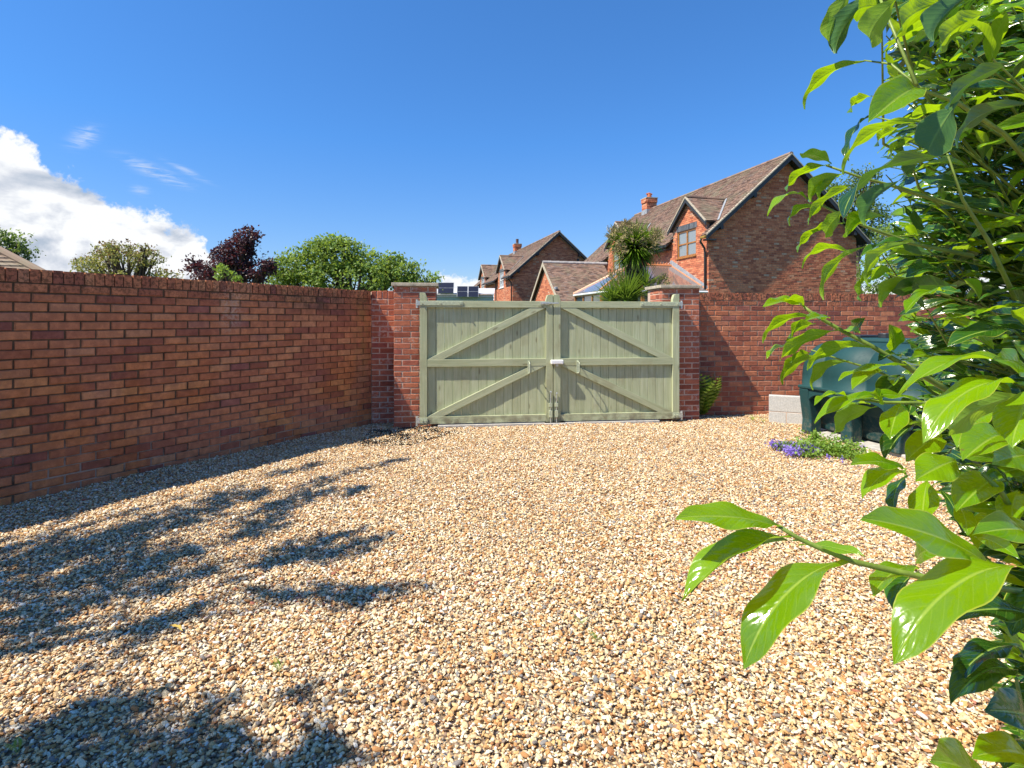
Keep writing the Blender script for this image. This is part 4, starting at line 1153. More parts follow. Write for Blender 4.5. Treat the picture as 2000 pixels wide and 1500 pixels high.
def tree(name, label, cat, blobs, D, base, mats, leaf=0.07, n=9000, clump=0.16, limb=True, spread=0.5, group=None, sparse=1.0):
    """blobs in photograph pixels (x, y, rx, ry, weight) at distance D"""
    k = D / F
    w = thing(name, label, cat, base, 0, group)
    bx_ = Vector(base)
    mbs = [MB() for _ in mats]; tr = MB(); tot = sum(b[4] if len(b) > 4 else b[2]*b[3] for b in blobs)
    top = None; limbs = []
    for bl in blobs:
        x, y, rx, ry = bl[:4]; wt = (bl[4] if len(bl) > 4 else rx*ry) / tot
        c = at(x, y, D) - bx_; ax, az = rx*k, ry*k; ay = max(ax*0.8, 0.3)
        m_ = int(n * wt); nc = max(6, int(m_ / 26 * sparse))
        d = rng.normal(size=(nc, 3)); d /= np.linalg.norm(d, axis=1)[:, None]
        rad = rng.uniform(0.25, 1.0, nc)**0.45
        cc = np.array(c) + d * rad[:, None] * np.array([ax, ay, az])
        pick = rng.integers(0, nc, m_); sg = clump * np.array([1, 1, 0.7])
        pts = cc[pick] + rng.normal(size=(m_, 3)) * sg * rng.uniform(0.5, 1.2, nc)[pick][:, None]
        q = rng.integers(0, 100, m_)
        if len(mats) == 1: leaf_cards(mbs[0], pts, None, leaf)
        else:
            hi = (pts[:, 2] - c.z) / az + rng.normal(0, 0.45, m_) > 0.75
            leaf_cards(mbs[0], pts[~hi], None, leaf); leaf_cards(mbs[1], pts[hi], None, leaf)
        for j in range(min(nc, 10)): limbs.append((Vector(c), Vector(cc[j])))
    cz = sum((a.z for a, _ in limbs)) / len(limbs); cx = sum((a.x for a, _ in limbs)) / len(limbs); cy = sum((a.y for a, _ in limbs)) / len(limbs)
    fork = Vector((cx*0.4, cy*0.4, max(0.5, cz*0.55)))
    r0 = 0.05 + 0.018*cz
    tr.tube([(0, 0, -0.05), (fork.x*0.3, fork.y*0.3, fork.z*0.5), tuple(fork)], [r0*1.3, r0, r0*0.8], 8)
    for a, b_ in limbs:
        mid = a*0.6 + fork*0.4 + Vector(rng.normal(0, 0.08, 3)) - Vector((0, 0, 0.1))
        tr.tube([tuple(fork), tuple(mid), tuple(b_*0.75 + a*0.25), tuple(b_)], [r0*0.5, r0*0.28, r0*0.13, 0.006], 5, cap=False)
    part('trunk', tr, M_bark, w, smooth=True)
    for i, (m_, mm) in enumerate(zip(mats, mbs)):
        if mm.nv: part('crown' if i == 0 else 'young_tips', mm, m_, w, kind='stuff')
    return w

def gpos(px, D): return ((px-1000)/F*D, D, -0.03)
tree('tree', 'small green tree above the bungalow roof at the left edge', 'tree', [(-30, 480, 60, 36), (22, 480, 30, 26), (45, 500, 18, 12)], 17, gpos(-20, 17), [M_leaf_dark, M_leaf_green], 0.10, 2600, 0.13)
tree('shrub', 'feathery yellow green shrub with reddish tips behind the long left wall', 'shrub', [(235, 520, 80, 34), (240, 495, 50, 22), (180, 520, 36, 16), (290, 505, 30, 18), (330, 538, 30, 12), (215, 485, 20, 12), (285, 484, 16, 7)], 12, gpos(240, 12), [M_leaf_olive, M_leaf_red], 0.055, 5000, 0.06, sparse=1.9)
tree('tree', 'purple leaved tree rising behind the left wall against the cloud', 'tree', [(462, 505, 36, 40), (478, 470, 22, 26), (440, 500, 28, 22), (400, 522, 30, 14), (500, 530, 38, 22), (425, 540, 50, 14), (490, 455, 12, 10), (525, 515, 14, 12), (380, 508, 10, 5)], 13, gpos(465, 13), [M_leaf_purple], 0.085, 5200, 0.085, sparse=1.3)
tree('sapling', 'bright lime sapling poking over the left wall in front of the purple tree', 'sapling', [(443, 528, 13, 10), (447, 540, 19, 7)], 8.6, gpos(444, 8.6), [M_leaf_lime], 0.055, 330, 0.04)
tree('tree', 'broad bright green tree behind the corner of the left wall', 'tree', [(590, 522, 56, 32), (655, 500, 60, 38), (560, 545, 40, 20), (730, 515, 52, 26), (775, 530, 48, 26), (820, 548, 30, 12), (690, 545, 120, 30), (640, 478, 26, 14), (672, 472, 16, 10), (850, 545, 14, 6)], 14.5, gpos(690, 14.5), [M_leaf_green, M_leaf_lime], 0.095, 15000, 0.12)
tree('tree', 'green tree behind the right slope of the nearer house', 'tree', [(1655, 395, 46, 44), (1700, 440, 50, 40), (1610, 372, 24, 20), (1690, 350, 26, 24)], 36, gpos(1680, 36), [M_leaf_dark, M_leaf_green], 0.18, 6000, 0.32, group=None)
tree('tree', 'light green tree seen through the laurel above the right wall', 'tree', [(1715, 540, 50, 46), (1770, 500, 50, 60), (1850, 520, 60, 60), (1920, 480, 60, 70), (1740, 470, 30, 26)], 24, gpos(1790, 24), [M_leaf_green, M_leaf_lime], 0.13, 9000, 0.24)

# strap-leaved palm
def palm():
    D = 12.6; k = D/F; b0 = gpos(1237, D)
    w = thing('cabbage_palm', 'spiky strap-leaved palm with straw seed heads rising behind the right pillar', 'palm', b0)
    O = Vector(b0)
    g = MB(); g.tube([(0, 0, 0), (0.03, 0, 1.2), (-0.02, 0, 2.1), (0.02, 0, 2.9)], [0.16, 0.12, 0.11, 0.07], 10)
    part('trunk', g, M_bark, w, smooth=True)
    def blade(mb, o, d, L_, wd, droop, rnd):
        d = Vector(d).normalized(); s = d.cross(Vector((0, 0, 1)))
        if s.length < .05: s = Vector((1, 0, 0))
        s.normalize(); pts = []; p = Vector(o); dd = d.copy(); n = 4
        for i in range(n+1):
            wq = wd * (0.5 + 0.5*min(1, i/1.0)) * (1 - (i/n)**2.2) + 0.001
            pts += [tuple(p - s*wq), tuple(p + s*wq)]
            dd = (dd + Vector((0, 0, -droop))).normalized(); p = p + dd * (L_/n)
        mb.add(pts, [(2*i, 2*i+1, 2*i+3, 2*i+2) for i in range(n)], rnd)
    gb, dead = MB(), MB()
    heads = [((1240, 486), 0.60, 1150, 0.0), ((1214, 470), 0.40, 260, 0.0), ((1268, 474), 0.40, 260, 0.0)]
    for (px, L0, cnt, _) in heads:
        c = at(px[0], px[1], D) - O
        for i in range(cnt):
            d = Vector(rng.normal(size=3)); d.z = d.z*0.9 + 0.15; d.normalize()
            if d.z < -0.75: d.z *= -0.5
            blade(gb, c + d*0.05, d, L0*random.uniform(0.7, 1.15), 0.020, random.uniform(0.03, 0.16), random.uniform(.001, 1))
    c = at(1240, 500, D) - O
    for i in range(700):
        z = random.uniform(-0.72, 0.02); q = random.uniform(0, 6.28)
        d = Vector((math.cos(q)*0.55, math.sin(q)*0.55, -0.7)); rr = 0.26 + 0.26*z
        blade(dead, c + Vector((math.cos(q)*rr*0.7, math.sin(q)*rr*0.7, z)), d, random.uniform(0.18, 0.36), 0.010, 0.15, random.uniform(.001, 1))
    # lower rosettes
    for (px, L0, cnt, up) in (((1222, 590), 0.80, 460, 0.75), ((1195, 592), 0.62, 200, 0.6), ((1275, 590), 0.55, 120, 0.7), ((1262, 560), 0.5, 70, 0.9)):
        c2 = at(px[0], px[1], D-0.3) - O
        for i in range(cnt):
            d = Vector(rng.normal(size=3)); d.z = abs(d.z)*0.7 + up*random.uniform(0.3, 1.1); d.normalize()
            blade(gb, c2 + d*0.04, d, L0*random.uniform(0.7, 1.1), 0.014, random.uniform(0.02, 0.16), random.uniform(.001, 1))
    part('green_blades', gb, M_blade, w, kind='stuff'); part('dead_skirt', dead, M_dead, w, kind='stuff')
    # straw seed heads: branching sprays
    for (x, y, r_) in ((1203, 458, 20), (1212, 490, 15), (1242, 458, 22), (1268, 478, 17), (1284, 462, 16), (1225, 442, 14), (1203, 540, 17), (1212, 556, 12), (1280, 556, 15), (1297, 548, 12), (1290, 575, 10)):
        g = MB(); c2 = at(x, y, D-0.38) - O; R_ = r_*k
        for i in range(70):
            d = Vector(rng.normal(size=3)); d.z += 0.5; d.normalize(); st = c2 - Vector((0, -0.1, 0.08)); e_ = c2 + d*R_*random.uniform(0.7, 1.15)
            s = d.cross(Vector((0, 1, 0.2))).normalized()*0.004
            m_ = st.lerp(e_, 0.55)
            g.add([tuple(m_-s*0.6), tuple(m_+s*0.6), tuple(e_+s*1.2), tuple(e_-s*1.2)], [(0,1,2,3)], random.uniform(.001, 1))
            for _ in range(5):
                q = m_.lerp(e_, random.random()); d2 = (d + Vector(rng.normal(0, .6, 3))).normalized()*0.045; s2 = d2.cross(Vector((0, 1, 0))).normalized()*0.004
                g.add([tuple(q-s2), tuple(q+s2), tuple(q+d2+s2), tuple(q+d2-s2)], [(0,1,2,3)], random.uniform(.001, 1))
        part('seed_head', g, M_straw, w, kind='stuff')
palm()

# out-of-frame tree whose crown dapples the drive
def shade_tree():
    base = Vector((-6.6, 0.4, -0.03))
    w = thing('tree', 'tall leafy tree beyond the near end of the left wall, its shade dappling the gravel', 'tree', base)
    sd = Vector((SUN.x/-SUN.z, SUN.y/-SUN.z, -1))
    spots = [(30, 1060, .30), (110, 1068, .26), (190, 1062, .24), (260, 1045, .2), (330, 1022, .2), (395, 1000, .17), (440, 972, .18), (490, 966, .14),
             (20, 1130, .34), (90, 1125, .30), (160, 1130, .26), (230, 1105, .22), (300, 1112, .20), (60, 1185, .34), (150, 1190, .24), (345, 1140, .13),
             (560, 985, .15), (600, 972, .16), (520, 1015, .13), (470, 1050, .17), (570, 1078, .15), (640, 1072, .17), (700, 1068, .13),
             (600, 1155, .13), (680, 1160, .13), (760, 1155, .11), (540, 1105, .11), (270, 1240, .10), (340, 1215, .10), (640, 940, .14), (560, 920, .14), (760, 905, .12), (700, 960, .09), (270, 1110, .2),
             (50, 1450, .22), (130, 1425, .16), (190, 1400, .10), (30, 1510, .3), (150, 1500, .24), (250, 1480, .2), (330, 1500, .22), (420, 1500, .2), (500, 1530, .14), (640, 1490, .06), (350, 1440, .10), (240, 1400, .08), (420, 1460, .10), (640, 1445, .05),
             (-80, 1120, .3)]
    mb, tr = MB(), MB(); fork = Vector((0.2, 0.2, 2.6))
    tr.tube([(0, 0, 0), (0.05, 0.1, 1.3), tuple(fork)], [0.22, 0.17, 0.14], 10)
    for (x, y, r_) in spots:
        D = EYE*F/(y-HOR); G = Vector(((x-1000)/F*D, D, 0)); h = random.uniform(3.7, 4.7)
        C = G - sd*h - base
        r_ *= 0.55 if y > 1370 else 0.84; n = int((230 if y > 1370 else 200)*r_/0.2) + 12
        kc = max(4, n // 9); g0 = rng.normal(size=(kc, 3))[rng.integers(0, kc, n)] + rng.normal(size=(n, 3))*0.045/max(r_, .03); hs = y > 1130 and x > 420; e1 = np.array([1, .1, 0]) if hs else np.array([.46, .89, 0]); e2 = np.array([-e1[1], e1[0], 0])
        wide = 1.12
        pts = np.array(C) + (g0[:, :1]*e1*r_*1.0 + g0[:, 1:2]*e2*r_*0.42 + g0[:, 2:]*np.array([0, 0, .5])*r_)*1.2
        leaf_cards(mb, pts, None, 0.085)
        mid = fork*0.45 + C*0.55 + Vector((0, 0, 0.35))
        tr.tube([tuple(fork), tuple(mid), tuple(C)], [0.05, 0.022, 0.006], 5, cap=False)
    # main crown above and behind
    for _ in range(60):
        d = rng.normal(size=3); d /= np.linalg.norm(d)
        C = np.array([-1.6, -0.7, 5.2]) + d*np.array([1.5, 1.4, 1.3])*rng.uniform(.5, 1)
        leaf_cards(mb, C + rng.normal(size=(110, 3))*0.25, None, 0.08)
        tr.tube([tuple(fork), tuple((fork+Vector(C))/2 + Vector((0, 0, .2))), tuple(C)], [0.05, 0.02, 0.006], 5, cap=False)
    part('trunk', tr, M_bark, w, smooth=True); part('crown', mb, M_leaf_green, w, kind='stuff')
shade_tree()

# ------------------------------------------------------------------ cherry laurel
def leaf_shape(bend, fold, wave, twist, ph, nseg=20, nc=3, wratio=0.31):
    """unit leaf along +x, petiole at the origin and tip at (1,0,0), face +z"""
    pts = []; x = z = 0.0; mid = []
    for i in range(nseg+1):
        t = i/nseg; a = bend*(0.5 - t)
        mid.append((x, z)); x += math.cos(a)/nseg; z += math.sin(a)/nseg
    ex, ez_ = mid[-1]; L_ = math.hypot(ex, ez_); an = math.atan2(ez_, ex)
    V_, U_ = [], []
    for i, (x, z) in enumerate(mid):
        t = i/nseg
        xr = (x*math.cos(-an) - z*math.sin(-an))/L_; zr = (x*math.sin(-an) + z*math.cos(-an))/L_
        tt = max(0, (t-0.07)/0.93)
        wd = (wratio*0.94)*0.5*(math.sin(math.pi*min(1, tt**1.12))**0.78 if 0 < tt < 1 else 0)
        if tt > 0.88: wd *= 1 - (tt-0.88)/0.12*0.35
        wd = max(wd, 0.010 if t < 0.5 else 0.003)
        tw = twist*(t-0.3)
        for j in range(-nc, nc+1):
            s = j/nc; yy = s*wd; zz = fold*abs(yy)*(1 if abs(s) < 0.99 else 1) - 0.9*yy*yy/ max(wratio, .1)*0.8 + wave*abs(s)*math.sin(5.0*math.pi*t + ph + (1.3 if s > 0 else 0))*0.02
            V_.append((xr, yy*math.cos(tw) - zz*math.sin(tw), zr + zz*math.cos(tw) + yy*math.sin(tw))); U_.append((t, s))
    m_ = 2*nc+1; f = [(i*m_+j, (i+1)*m_+j, (i+1)*m_+j+1, i*m_+j+1) for i in range(nseg) for j in range(2*nc)]
    return np.array(V_), f, np.array(U_)
LEAF_P = ((0.5, 0.45, 0.9, 0.1, 0), (0.8, 0.5, 1.1, 0.3, 1), (1.3, 0.4, 1.3, -0.4, 2), (0.8, 0.9, 0.8, 0.45, 3), (1.3, 0.5, 1.0, 0.3, 4), (0.4, 0.3, 1.5, -0.5, 5))
LEAVES = [leaf_shape(*p) for p in LEAF_P]
def leaf_mesh(k, m):
    v, f, u = LEAVES[k]; b = MB(); b.add(v, f, 0, u); me = b.mesh('leaf', True); me.materials.append(m); return me
LEAVES_LO = [leaf_shape(*p, nseg=9, nc=2) for p in LEAF_P]
LM = [(leaf_mesh(k, M_laurel), leaf_mesh(k, M_laurel_old)) for k in range(len(LEAVES))]
CAMP = Vector((0, 0, EYE))

def laurel():
    base = Vector((2.15, 1.75, 0.0))
    w = thing('cherry_laurel', 'large glossy cherry laurel bush hanging over the right side of the drive', 'bush', base)
    hero = []          # (P0, P1, normal, widthscale, variant, old)
    def HL(bx_, by, tx, ty, wpx, D, var=1, top=True, old=False, dD=None, L_=None):
        P0 = at(bx_, by, D); lp = math.hypot(tx-bx_, ty-by); lat = lp*D/F
        Lr = L_ or max(lat*1.04, 0.115)
        if dD is None: dD = -min(math.sqrt(max(0, Lr*Lr - lat*lat)), 0.55*Lr)
        P1 = at(tx, ty, D + dD)
        d = P1 - P0; d.normalize(); c = (CAMP - P0).normalized()
        c = (c - d*c.dot(d)).normalized(); u = Vector((0, 0, 1)); u = u - d*u.dot(d)
        if u.length < 0.2: u = Vector((-0.5, -0.6, 0.3)) - d*Vector((-0.5, -0.6, 0.3)).dot(d)
        u = (u - c*u.dot(c))
        u = u.normalized() if u.length > 1e-3 else d.cross(c)
        full = 0.31*math.hypot(lat, dD)*F/D; q_ = wpx*0.82/full; vis = min(q_*0.85, 0.95); ws = q_/vis if q_ > 0.95 else max(0.62, min(1.0, q_/0.75))
        n = u*math.sqrt(1-vis*vis) + c*vis*(1 if top else -1)
        hero.append((P0, P1, n, min(ws, 1.35), var, old))
    # lower spray
    a = 0.60
    HL(1525, 1030, 1320, 1012, 66, a, 0); HL(1548, 1046, 1333, 1175, 74, a, 3); HL(1560, 1055, 1350, 1160, 40, a+.02, 3, old=True)
    HL(1662, 1094, 1452, 1308, 105, a, 2); HL(1560, 1066, 1692, 1088, 40, a+.03, 0)
    HL(1930, 1102, 1683, 1012, 84, a, 0); HL(2030, 1112, 1746, 1298, 112, a-.03, 2); HL(2035, 1212, 1835, 1212, 62, a+.06, 1, old=True)
    HL(1795, 1112, 1705, 1162, 44, a+.05, 1); HL(1800, 1120, 1745, 1192, 44, a+.08, 3, old=True); HL(2010, 1070, 1898, 1045, 50, a+.05, 4)
    HL(1800, 1100, 1850, 1068, 40, a+.1, 4); HL(1990, 1322, 1857, 1378, 60, a+.1, 4, old=True); HL(2010, 1405, 1925, 1388, 60, a+.1, 1, old=True)
    HL(2030, 1500, 1900, 1478, 55, a+.1, 1); HL(1930, 1530, 1818, 1485, 60, a, 0); HL(2040, 1150, 1975, 1240, 60, a+.12, 1, old=True); HL(1990, 1440, 1960, 1500, 60, a+.15, 1, old=True)
    HL(1995, 1265, 1870, 1330, 50, a+.12, 1, old=True)
    b = 0.82
    HL(1768, 918, 1662, 906, 34, b, 0); HL(1772, 928, 1684, 975, 42, b, 4); HL(1775, 930, 1745, 1000, 34, b+.03, 1, old=True); HL(1812, 938, 1802, 1028, 66, b, 0)
    HL(1868, 900, 1788, 938, 60, b, 0); HL(1945, 938, 1868, 1000, 62, b, 3); HL(1830, 950, 1880, 1040, 40, b+.06, 1, old=True); HL(1990, 960, 1975, 1030, 60, b, 1); HL(2010, 890, 1938, 905, 60, b, 0)
    HL(1870, 990, 1890, 1045, 40, b, 1); HL(1955, 1010, 1910, 1075, 45, b+.02, 3); HL(1905, 1050, 1990, 1090, 50, a+.03, 1)
    # middle branch E
    e = 1.02
    HL(1572, 602, 1490, 598, 24, e, 1); HL(1573, 601, 1538, 583, 28, e, 0, top=False); HL(1592, 617, 1491, 671, 26, e, 4, top=False); HL(1620, 622, 1572, 626, 20, e, 0); HL(1594, 633, 1544, 656, 24, e+.03, 1, top=False)
    HL(1640, 645, 1522, 705, 34, e-.03, 1, top=False); HL(1606, 695, 1530, 752, 30, e+.05, 4, top=False); HL(1705, 678, 1578, 724, 34, e-.03, 4, top=False); HL(1658, 704, 1589, 762, 28, e+.02, 4, top=False)
    HL(1545, 678, 1497, 700, 16, e+.03, 1); HL(1560, 672, 1535, 665, 14, e+.05, 0); HL(1585, 690, 1545, 708, 20, e+.06, 0, top=False); HL(1742, 684, 1738, 634, 32, e-.05, 1); HL(1676, 648, 1690, 620, 22, e, 3, old=True); HL(1648, 648, 1680, 650, 18, e, 1)
    HL(1770, 714, 1637, 742, 24, e-.03, 0); HL(1768, 735, 1714, 778, 50, e+.05, 0, old=True); HL(1732, 726, 1664, 762, 34, e+.03, 3); HL(1760, 700, 1715, 704, 18, e+.04, 1, old=True); HL(1755, 690, 1800, 700, 24, e, 1, old=True)
    HL(1782, 692, 1820, 702, 20, e-.08, 0); HL(1820, 700, 1783, 697, 20, e-.1, 0); HL(1758, 742, 1745, 752, 20, e, 1)
    f = 0.92
    HL(1730, 787, 1591, 828, 36, f, 4); HL(1714, 795, 1630, 847, 34, f, 1, top=False); HL(1660, 778, 1590, 790, 14, f, 1); HL(1760, 788, 1738, 858, 62, f, 0); HL(1800, 786, 1672, 776, 26, f, 0); HL(1700, 790, 1634, 822, 18, f+.04, 1)
    HL(1720, 783, 1700, 768, 24, f, 0); HL(1790, 780, 1775, 810, 40, f+.08, 1, old=True); HL(1800, 835, 1738, 852, 24, f+.05, 3); HL(1792, 830, 1728, 900, 40, f+.08, 3, old=True); HL(1840, 850, 1770, 900, 50, f+.05, 1)
    gg = 0.64
    HL(2000, 732, 1754, 776, 46, gg, 4); HL(2005, 752, 1803, 866, 60, gg-.03, 2); HL(2010, 768, 1850, 850, 60, gg+.03, 1, top=False); HL(2015, 762, 1976, 873, 88, gg, 0); HL(1945, 805, 1868, 872, 44, gg+.15, 1)
    HL(2000, 728, 1940, 700, 36, gg, 0); HL(2000, 726, 1985, 674, 32, gg, 1); HL(1960, 850, 1880, 900, 60, gg+.1, 3); HL(1930, 715, 1775, 700, 24, gg+.3, 1, old=True); HL(1985, 650, 1850, 675, 40, gg+.25, 1, old=True)
    HL(1870, 560, 1740, 568, 46, 0.95, 0, top=False, old=True); HL(1845, 570, 1768, 610, 26, 0.9, 1); HL(1800, 545, 1722, 600, 30, .95, 3, top=False); HL(1835, 530, 1770, 540, 30, .95, 1, old=True)
    # upper sprays
    t = 0.95
    HL(1672, -30, 1620, 88, 46, t, 1, top=False); HL(1712, -20, 1632, 104, 50, t, 3, top=False, old=True); HL(1690, 118, 1573, 214, 34, t, 4, top=False); HL(1705, 188, 1663, 219, 20, t, 1, top=False)
    HL(1702, 226, 1656, 314, 24, t, 1, old=True); HL(1808, 236, 1648, 342, 30, t-.1, 4, top=False); HL(1872, 198, 1812, 298, 80, t-.1, 0, top=False, old=True); HL(1792, 172, 1696, 240, 62, t-.1, 3)
    HL(1858, 305, 1646, 432, 42, t-.24, 2, top=False, old=True); HL(1622, 322, 1535, 373, 24, t+.1, 1, top=False); HL(1624, 321, 1565, 300, 28, t+.1, 0, top=False, old=True); HL(1650, 338, 1584, 394, 28, t+.1, 3, top=False); HL(1640, 345, 1600, 395, 20, t+.1, 1, top=False)
    HL(1680, 356, 1577, 438, 26, t+.05, 1, top=False); HL(1578, 388, 1499, 423, 14, t+.1, 4); HL(1602, 404, 1544, 442, 18, t+.1, 4, top=False); HL(1652, 408, 1612, 460, 34, t+.05, 0, top=False)
    HL(1652, 436, 1556, 492, 20, t+.05, 1, top=False); HL(1665, 494, 1568, 525, 20, t, 4, top=False); HL(1690, 480, 1610, 586, 28, t-.05, 4, top=False); HL(1690, 440, 1655, 458, 20, t, 1); HL(1730, 420, 1655, 462, 30, t-.02, 3, top=False)
    HL(1720, 10, 1675, 20, 50, t, 0, top=False); HL(1760, -10, 1700, 80, 50, t-.05, 1, top=False); HL(1850, 0, 1760, 60, 46, t-.1, 1, top=False); HL(1905, -20, 1825, 80, 46, t-.1, 3, top=False, old=True); HL(1940, 20, 1836, 100, 44, t-.1, 1, top=False)
    HL(2010, -20, 1930, 28, 30, t-.2, 1, top=False); HL(1990, 120, 1850, 215, 40, t-.2, 1, top=False, old=True); HL(2020, 200, 1872, 290, 40, t-.2, 4, top=False, old=True); HL(1900, 225, 1760, 240, 30, t, 1, top=False); HL(1780, 470, 1700, 560, 30, t-.1, 4, top=False)
    HL(1760, 250, 1715, 285, 20, t+.1, 1, top=False); HL(1790, 270, 1740, 310, 20, t+.1, 1, top=False); HL(1800, 320, 1770, 345, 24, t+.1, 1, top=False, old=True); HL(1760, 350, 1690, 440, 34, t-.02, 3, top=False, old=True); HL(1800, 480, 1680, 500, 22, t-.02, 1, old=True)
    HL(1720, 520, 1680, 588, 18, t, 1, top=False); HL(1745, 530, 1700, 545, 26, t, 0, top=False)
    # branches of the hand-set sprays
    def br(pts, r0, r1):
        g = MB(); P_ = [tuple(at(*p) - base) for p in pts]; n = len(P_)
        g.tube(P_, [r0 + (r1-r0)*i/(n-1) for i in range(n)], 7); part('branch', g, M_twig, w, smooth=True)
    br([(2120, 1170, .85), (1960, 1150, .68), (1840, 1135, .62), (1755, 1117, .60), (1664, 1096, .60), (1600, 1070, .60), (1560, 1052, .60), (1520, 1027, .60)], 0.0042, 0.0022)
    br([(2150, 900, 1.2), (1950, 810, 1.1), (1838, 755, 1.04), (1791, 727, 1.02), (1746, 702, 1.02), (1704, 677, 1.01), (1648, 648, 1.02), (1592, 616, 1.02), (1571, 600, 1.02)], 0.0062, 0.0028)
    br([(2000, 840, 1.1), (1880, 800, .98), (1800, 787, .93), (1730, 786, .92), (1655, 777, .92)], 0.0045, 0.002)
    br([(2100, 760, .9), (2040, 745, .7), (2000, 730, .64)], 0.005, 0.003)
    br([(2000, 430, 1.2), (1900, 410, 1.1), (1816, 386, 1.05), (1740, 362, 1.05), (1680, 346, 1.05), (1614, 323, 1.05)], 0.0045, 0.002)
    br([(1900, 500, 1.1), (1780, 475, 1.06), (1695, 444, 1.05), (1640, 418, 1.05), (1575, 387, 1.05)], 0.004, 0.002)
    br([(1760, 745, 1.05), (1700, 720, 1.06), (1640, 702, 1.07), (1585, 684, 1.06)], 0.0025, 0.0015)
    br([(1990, 1020, .8), (1955, 960, .78), (1920, 925, .78)], 0.004, 0.003)
    br([(2060, 380, 1.0), (1960, 260, .95), (1870, 200, .86), (1800, 175, .86), (1740, 125, .9), (1688, 118, .95)], 0.0045, 0.0012)
    br([(1870, 200, .87), (1830, 225, .86), (1808, 236, .86)], 0.003, 0.0015); br([(1800, 172, .86), (1760, 200, .9), (1705, 188, .95)], 0.002, 0.0011); br([(1808, 236, .87), (1750, 238, .9), (1702, 227, .95)], 0.002, 0.0011)
    br([(1790, 165, .86), (1745, 60, .92), (1712, -20, .95)], 0.003, 0.002)
    br([(1990, 600, 1.0), (1930, 470, .95), (1880, 390, .92), (1850, 300, .9)], 0.0045, 0.0015)
    br([(2020, 1480, .9), (2000, 1410, .75), (1985, 1325, .72)], 0.004, 0.002)
    # the body of the bush: twigs growing out of the main stems
    poly = [(1650, -70), (1730, 90), (1745, 210), (1725, 300), (1740, 420), (1720, 510), (1762, 590), (1765, 680), (1772, 760), (1788, 860), (1805, 950), (1865, 1020), (1915, 1090), (1935, 1200), (1925, 1300), (1945, 1400), (1960, 1560), (2600, 1700), (2600, -300), (1640, -300)]
    def inside(x, y):
        c = False; n = len(poly)
        for i in range(n):
            x0, y0 = poly[i]; x1, y1 = poly[(i+1) % n]
            if (y0 > y) != (y1 > y) and x < (x1-x0)*(y-y0)/(y1-y0)+x0: c = not c
        return c
    tw = MB(); fill = []
    stems = []
    for i in range(9):
        q = i*0.7; p = [Vector((0, 0, 0.0)), Vector((0.10*math.cos(q), 0.10*math.sin(q), 0.6)), Vector((0.32*math.cos(q)-0.05, 0.35*math.sin(q)-.1, 1.3)), Vector((0.5*math.cos(q)-0.12, 0.5*math.sin(q)-.2, 2.1)), Vector((0.6*math.cos(q)-0.15, 0.6*math.sin(q)-.25, 2.75))]
        g = MB(); g.tube([tuple(v) for v in p], [0.03, 0.024, 0.018, 0.012, 0.005], 8); part('stem', g, M_bark, w, smooth=True); stems.append(p)
    tries = 0; made = 0
    while made < 780 and tries < 20000:
        tries += 1
        D = random.uniform(0.85, 2.3) if made < 300 else random.uniform(1.3, 2.6); x = random.uniform(1640, 2330) if made < 300 else random.uniform(1690, 2200); y = random.uniform(-120, 1560)
        if not inside(x, y): continue
        P = at(x, y, D)
        if P.z < 0.06 or P.x > 3.0: continue
        sp = stems[random.randrange(9)]; hz = min(2.5, max(0.1, P.z - 0.25)); 
        for j in range(4):
            if sp[j].z <= hz <= sp[j+1].z: root = sp[j].lerp(sp[j+1], (hz-sp[j].z)/(sp[j+1].z-sp[j].z)) + base; break
        else: root = sp[-1] + base
        d = (P - root)
        if d.length < 0.12: continue
        d.normalize(); d = (d + Vector((-0.25, -0.2, 0.15)) + Vector(rng.normal(0, 0.25, 3))).normalized()
        Lt = random.uniform(0.22, 0.36); A = P - d*Lt
        made += 1
        k = A.lerp(root, 0.5) + Vector((0, 0, -0.03))
        tw.tube([tuple(root-base), tuple(k-base), tuple(A-base), tuple(P-base)], [0.0055, 0.0042, 0.003, 0.0015], 5, cap=False)
        nL = random.randint(8, 11); sgn = 1; sd_ = d.cross(Vector((0, 0, 1))).normalized()
        lower = P.z < 1.2
        for i in range(nL):
            tt = 0.12 + 0.88*i/(nL-1); P0 = A.lerp(P, tt); sgn = -sgn
            dd = (d*random.uniform(0.35, 0.8) + sd_*sgn*random.uniform(0.5, 0.9) + Vector((0, 0, random.uniform(-0.45, 0.15)))).normalized()
            if i == nL-1: dd = (d + Vector((0, 0, .2))).normalized()
            Ll = random.uniform(0.095, 0.145)*(0.75 if i > nL-3 else 1); P1 = P0 + dd*Ll
            if P1.y < 0.5 or P0.y < .5 or P1.z < .02: continue
            px, py = topx(P1)
            if px < 2000 and not inside(px+12, py): continue
            n = (Vector((-0.35, -0.35, 0.8)) + Vector(rng.normal(0, 0.35, 3))).normalized()
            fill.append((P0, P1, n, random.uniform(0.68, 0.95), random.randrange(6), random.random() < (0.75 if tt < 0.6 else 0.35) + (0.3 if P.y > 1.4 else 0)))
    part('twigs', tw, M_twig, w, kind='stuff', smooth=True)
    def mat_of(P0, P1, n, ws):
        X = P1 - P0; L_ = X.length; X.normalize(); Z = (n - X*n.dot(X)).normalized(); Y = Z.cross(X)
        m = Matrix(((X.x, Y.x, Z.x, P0.x), (X.y, Y.y, Z.y, P0.y), (X.z, Y.z, Z.z, P0.z), (0, 0, 0, 1)))
        return m @ Matrix.Diagonal((L_, L_*ws, L_, 1))
    def vis(l):
        px, py = topx(l[1]); s = (l[1]-l[0]).length/max(.3, l[1].y)
        return s if -40 < px < 2040 and -40 < py < 1540 else s*0.01
    fill.sort(key=vis, reverse=True); nf = 300 - len(hero)
